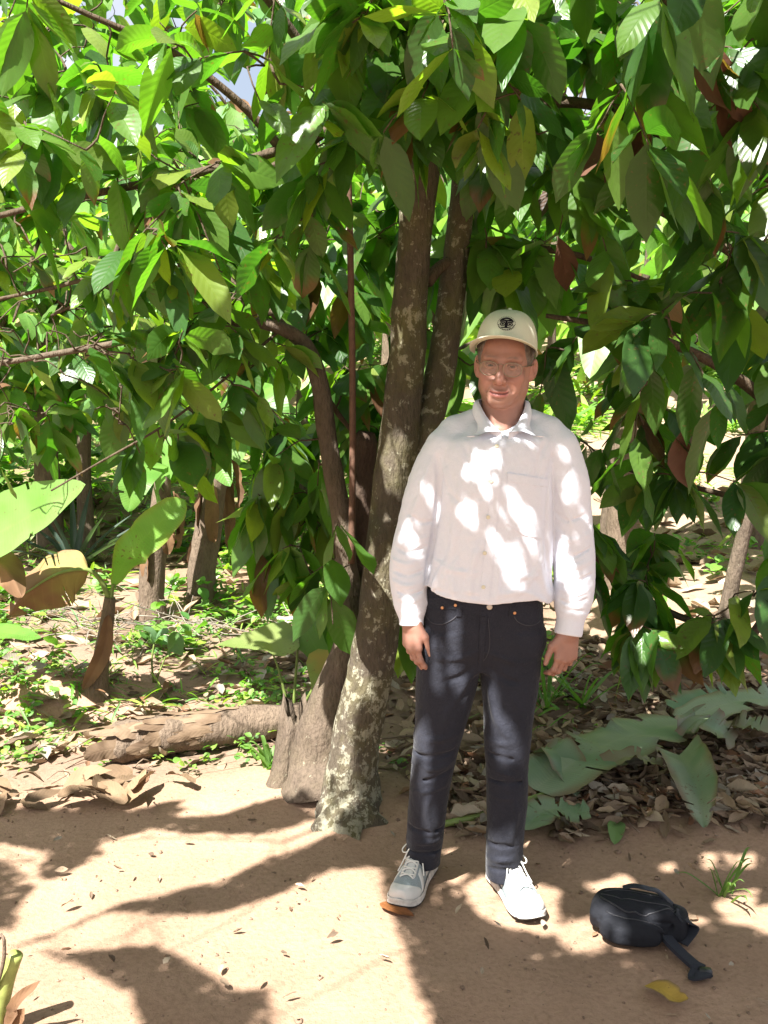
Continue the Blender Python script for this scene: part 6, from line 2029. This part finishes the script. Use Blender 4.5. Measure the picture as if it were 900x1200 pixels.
    for i, s in enumerate(np.linspace(.40, .72, 5)):
        for d in (1, -1):
            a0 = 1.20 if d > 0 else math.pi - 1.20
            a1 = math.pi - 1.20 if d > 0 else 1.20
            m.tube([pt(s + 0.05 * k * (1 if i else 0.3), a0 + (a1 - a0) * k, 0.0045 + 0.002 * math.sin(math.pi * k)) for k in np.linspace(0, 1, 7)], 0.0024, 6)
    k0 = pt(.38, math.pi / 2, 0.008)
    for d in (1, -1):
        m.tube([k0, k0 + r * d * 0.022 + f * 0.012 + up * 0.012, k0 + r * d * 0.042 + f * 0.030 - up * 0.006, k0 + r * d * 0.030 + f * 0.040 - up * 0.012, k0 + f * 0.006], 0.0022, 6, n=18)
        m.tube([k0, k0 + r * d * 0.018 + f * 0.03, pt(.56, math.pi / 2 - d * 0.75, 0.006), pt(.62, math.pi / 2 - d * 1.0, 0.005)], 0.0022, 6, n=14)
    m.tube([k0 - r * 0.007, k0 + up * 0.004, k0 + r * 0.007], 0.005, 8, n=5)
    m.build("laces", m_lace, sh)
    # a block letter on each flank
    for a_, sg_ in ((0.72, 1), (math.pi - 0.72, -1)):
        m = MB()
        def lp(x, y): return pt(.36 + 0.055 * x, a_ + sg_ * 0.22 * y, 0.0052)
        for (x0, y0, x1, y1) in ((-1, -1, -1, 1), (-1, 1, 1, -1), (1, -1, 1, 1)):
            pts = [lp(x0 + (x1 - x0) * k, y0 + (y1 - y0) * k) for k in np.linspace(0, 1, 6)]
            m.tube(pts, 0.0028, 6)
        m.build("emblem", m_logo, sh)
    return sh
h1, t1 = G(503, 1035), G(468, 1066)
dR = norm((G(466, 1063) - np.array((0.128, 3.03, 0)))[:2])
toeR = G(468, 1068); heelR = toeR - np.array((dR[0], dR[1], 0)) * 0.295
dL = norm((G(627, 1081) - np.array((0.362, 2.96, 0)))[:2])
toeL = G(627, 1083); heelL = toeL - np.array((dL[0], dL[1], 0)) * 0.295
shoe(heelR, toeR, 1)
shoe(heelL, toeL, -1)
print('shoes', heelR, toeR, heelL, toeL)
# socks fill the gap between cuff and shoe
m_sock = plain("sock", (0.55, 0.54, 0.50), 0.95, 0.1, 400, 0.1)
for hl, tl, ank in ((heelR, toeR, LR[-1]), (heelL, toeL, LL[-1])):
    m = MB()
    p = hl + (tl - hl) * 0.27
    m.tube([p + np.array((0, 0, 0.07)), np.array((ank[1], ank[2], 0.13)), np.array((ank[1], ank[2], 0.2))], [.035, .036, .036], 14, n=8)
    m.build("sock", m_sock, man)
# ================================================================== black bag and its strap
bc = G(748, 1098)
bag = thing("waist_bag", "black padded camera bag with a loose strap lying on the shaded path", "bag", bc)
m_nyl, nt, b = new_mat("black_nylon")
oc = objcoord(nt)
w1 = N(nt, "ShaderNodeTexChecker"); w1.inputs["Scale"].default_value = 900
nt.links.new(oc, w1.inputs["Vector"])
b.inputs["Base Color"].default_value = (.010, .011, .015, 1); b.inputs["Roughness"].default_value = .8
b.inputs["Specular IOR Level"].default_value = .25
nz = noise(nt, 26, 4, .6, vec=oc)
bump(nt, b, mathn(nt, 'ADD', nz, mathn(nt, 'MULTIPLY', w1.outputs[1], .03)), .012, .6)
AF = Field(axis((bc[0] - .19, bc[0] + .19, .0032)), axis((bc[1] - .16, bc[1] + .22, .0032)), axis((-.01, .17, .0032)))
dx = norm(G(800, 1080) - G(700, 1065)); dx = norm(dx * np.array((1, 1, 0))); dy = np.array((-dx[1], dx[0], 0))
def K(x, y, z): return bc + dx * x + dy * y + np.array((0, 0, z))
Rb = np.stack([dx, dy, np.array((0, 0, 1.0))], 1)
def box_(c, r, pw, k):
    """a rounded box in the bag's own axes"""
    c = K(*c)
    def f(X, Y, Z):
        x, y, z = X - c[0], Y - c[1], Z - c[2]
        u, v = (x * dx[0] + y * dx[1]) / r[0], (x * dy[0] + y * dy[1]) / r[1]
        return ((np.abs(u) ** pw + np.abs(v) ** pw + np.abs(z / r[2]) ** pw) ** (1 / pw) - 1) * min(r)
    AF.op(c - .17, c + .17, f, k)
box_((-.012, .028, .050), (.118, .066, .056), 3.4, .012)
box_((-.022, -.030, .040), (.088, .040, .040), 3.2, .008)
box_((-.022, -.052, .034), (.064, .026, .028), 3.4, .006)
box_((.100, .030, .042), (.034, .050, .040), 3.0, .008)
box_((-.118, .028, .040), (.022, .044, .034), 3.0, .010)
q_ = AF.sl([v[0] for v in AF.ax], [v[-1] for v in AF.ax])
gx_, gy_, gz_ = np.meshgrid(*AF.ax, indexing='ij')
AF.d = (AF.d + .0045 * fbm(np.stack([gx_, gy_, gz_], -1) * 17, 2, 71)).astype(np.float32)
for pts, w, a in (([K(-.12, .0, .065), K(-.05, -.035, .070), K(.04, -.035, .070), K(.10, .0, .062)], .005, -.004), ([K(-.10, .05, .098), K(0, .04, .112), K(.09, .05, .094)], .006, .004),
                  ([K(.085, -.03, .03), K(.095, .02, .085), K(.09, .08, .07)], .005, -.006), ([K(-.06, -.03, .03), K(-.05, .0, .09), K(-.05, .05, .11)], .008, -.003), ([K(-.12, .03, .02), K(-.02, -.06, .02), K(.08, -.03, .02)], .006, .003)):
    AF.ridge(pts, w, a)
AF.ridge([K(-.115, -.005, .03), K(-.10, -.03, .062), K(-.03, -.052, .066), K(.05, -.05, .064), K(.088, -.03, .03)], .0045, .007)
AF.ridge([K(-.115, -.002, .075), K(-.08, .0, .092), K(.0, -.005, .098), K(.07, .0, .088), K(.10, .01, .06)], .0045, .006)
for i in range(9):
    a = K(-.10 + .022 * i, -.03 + .05 * ((i * 7) % 3) / 3, .05 + .03 * ((i * 5) % 4) / 4)
    AF.ridge([a, a + dx * .02 * (1 if i % 2 else -1) + np.array((0, -.005, .025)), a + dx * .035 * (1 if i % 3 else -1) + np.array((0, .02, .045))], .007, .004 * (1 if i % 2 else -1))
AF.cutplane((0, 0, .001), (0, 0, -1), .004)
V, Q = AF.surf(); V = relax(V, Q, 1, .5)
mesh_from("bag_body", V, Q, m_nyl, bag)
B_BVH = BVHTree.FromPolygons([tuple(v) for v in V], [tuple(int(i) for i in q) for q in Q])
def down(x, y, off=.002):
    p = K(x, y, .4); r = B_BVH.ray_cast(Vector(p), Vector((0, 0, -1)))
    return np.array(r[0]) + (0, 0, off) if r[0] is not None else K(x, y, .02)
def strap(name, pts, w, mat, parent, th=.003, n=30, twist=None):
    pts = catmull(pts, n); T = norm(np.gradient(pts, axis=0)); m = MB(); g = []
    for i in range(n):
        up_ = np.array((0, 0, 1.0)) if twist is None else norm(np.array((0, 0, 1.0)) + twist * math.sin(i / n * 3.0))
        sd = norm(np.cross(T[i], up_)); u = np.cross(sd, T[i])
        g.append([pts[i] + sd * w + u * th, pts[i] - sd * w + u * th, pts[i] - sd * w - u * th, pts[i] + sd * w - u * th])
    m.grid(g, close=True); m.add(g[0], [(0, 1, 2, 3)]); m.add(g[-1], [(3, 2, 1, 0)])
    return m.build(name, mat, parent, smooth=False)
m_web = plain("black_webbing", (.018, .020, .028), .75, .3, 500, .3, .0008)
m_zip = plain("zip_teeth", (.035, .035, .040), .35, .5, 900, .4, .001, metal=.3)
m = MB(); m.tube([down(x, -.035 + 8 * (x + .01) ** 2 * .6, .001) for x in np.linspace(-.11, .10, 24)], .0022, 6); m.build("zip", m_zip, bag)
for lo_, hi_, f_ in ((-.10, .09, lambda x: .055 - 4 * x * x * .4), (-.09, .08, lambda x: -.052 + 5 * x * x * .6), (-.11, .10, lambda x: .005 + 2 * x * x)):
    m = MB(); m.tube([down(x, f_(x), .0006) for x in np.linspace(lo_, hi_, 22)], .0017, 5); m.build("seam", m_zip, bag)
m = MB(); e0 = down(.095, .0, .003); m.tube([e0, e0 + dx * .012 - dy * .008 + (0, 0, -.004), e0 + dx * .022 - dy * .018 + (0, 0, -.014)], [.0022, .003, .0026], 6); m.build("zip_pull", m_web, bag)
strap("top_handle", [down(-.05, .06, .004), down(-.02, .065, .014), down(.02, .06, .016), down(.05, .055, .014), down(.09, .05, .004)], .010, m_web, bag, .002)
strap("side_strap", [down(.10, .02, .003), K(.138, .02, .06), K(.150, .03, .035), K(.12, -.02, .012)], .016, m_web, bag, .002)
s0, s1, s2, s3 = G(770, 1100), G(790, 1118), G(812, 1136), G(830, 1150)
strap("waist_strap", [s0 + (0, 0, .045), s0 * .5 + s1 * .5 + (0, 0, .030), s1 + (0, 0, .022), s2 + (0, 0, .016), G(822, 1142) + (0, 0, .016)], .017, m_web, bag, .0055, twist=np.array((.25, -.25, 0)))
strap("strap_end", [G(818, 1140) + (0, 0, .020), G(812, 1150) + (0, 0, .012), G(818, 1153) + (0, 0, .022), G(831, 1150) + (0, 0, .024)], .014, m_web, bag, .003)
m = MB(); e = G(826, 1147) + (0, 0, .020)
m.grid([[e + dx * (x * s) + dy * (y * s) + np.array((0, 0, z)) for x, y in ((-.016, -.013), (.016, -.013), (.019, 0), (.016, .013), (-.016, .013))] for s, z in ((.9, -.010), (1, -.006), (1, .004), (.85, .008), (.05, .008))], close=True)
m.build("buckle", plain("black_buckle", (.02, .02, .024), .35, .5), bag)
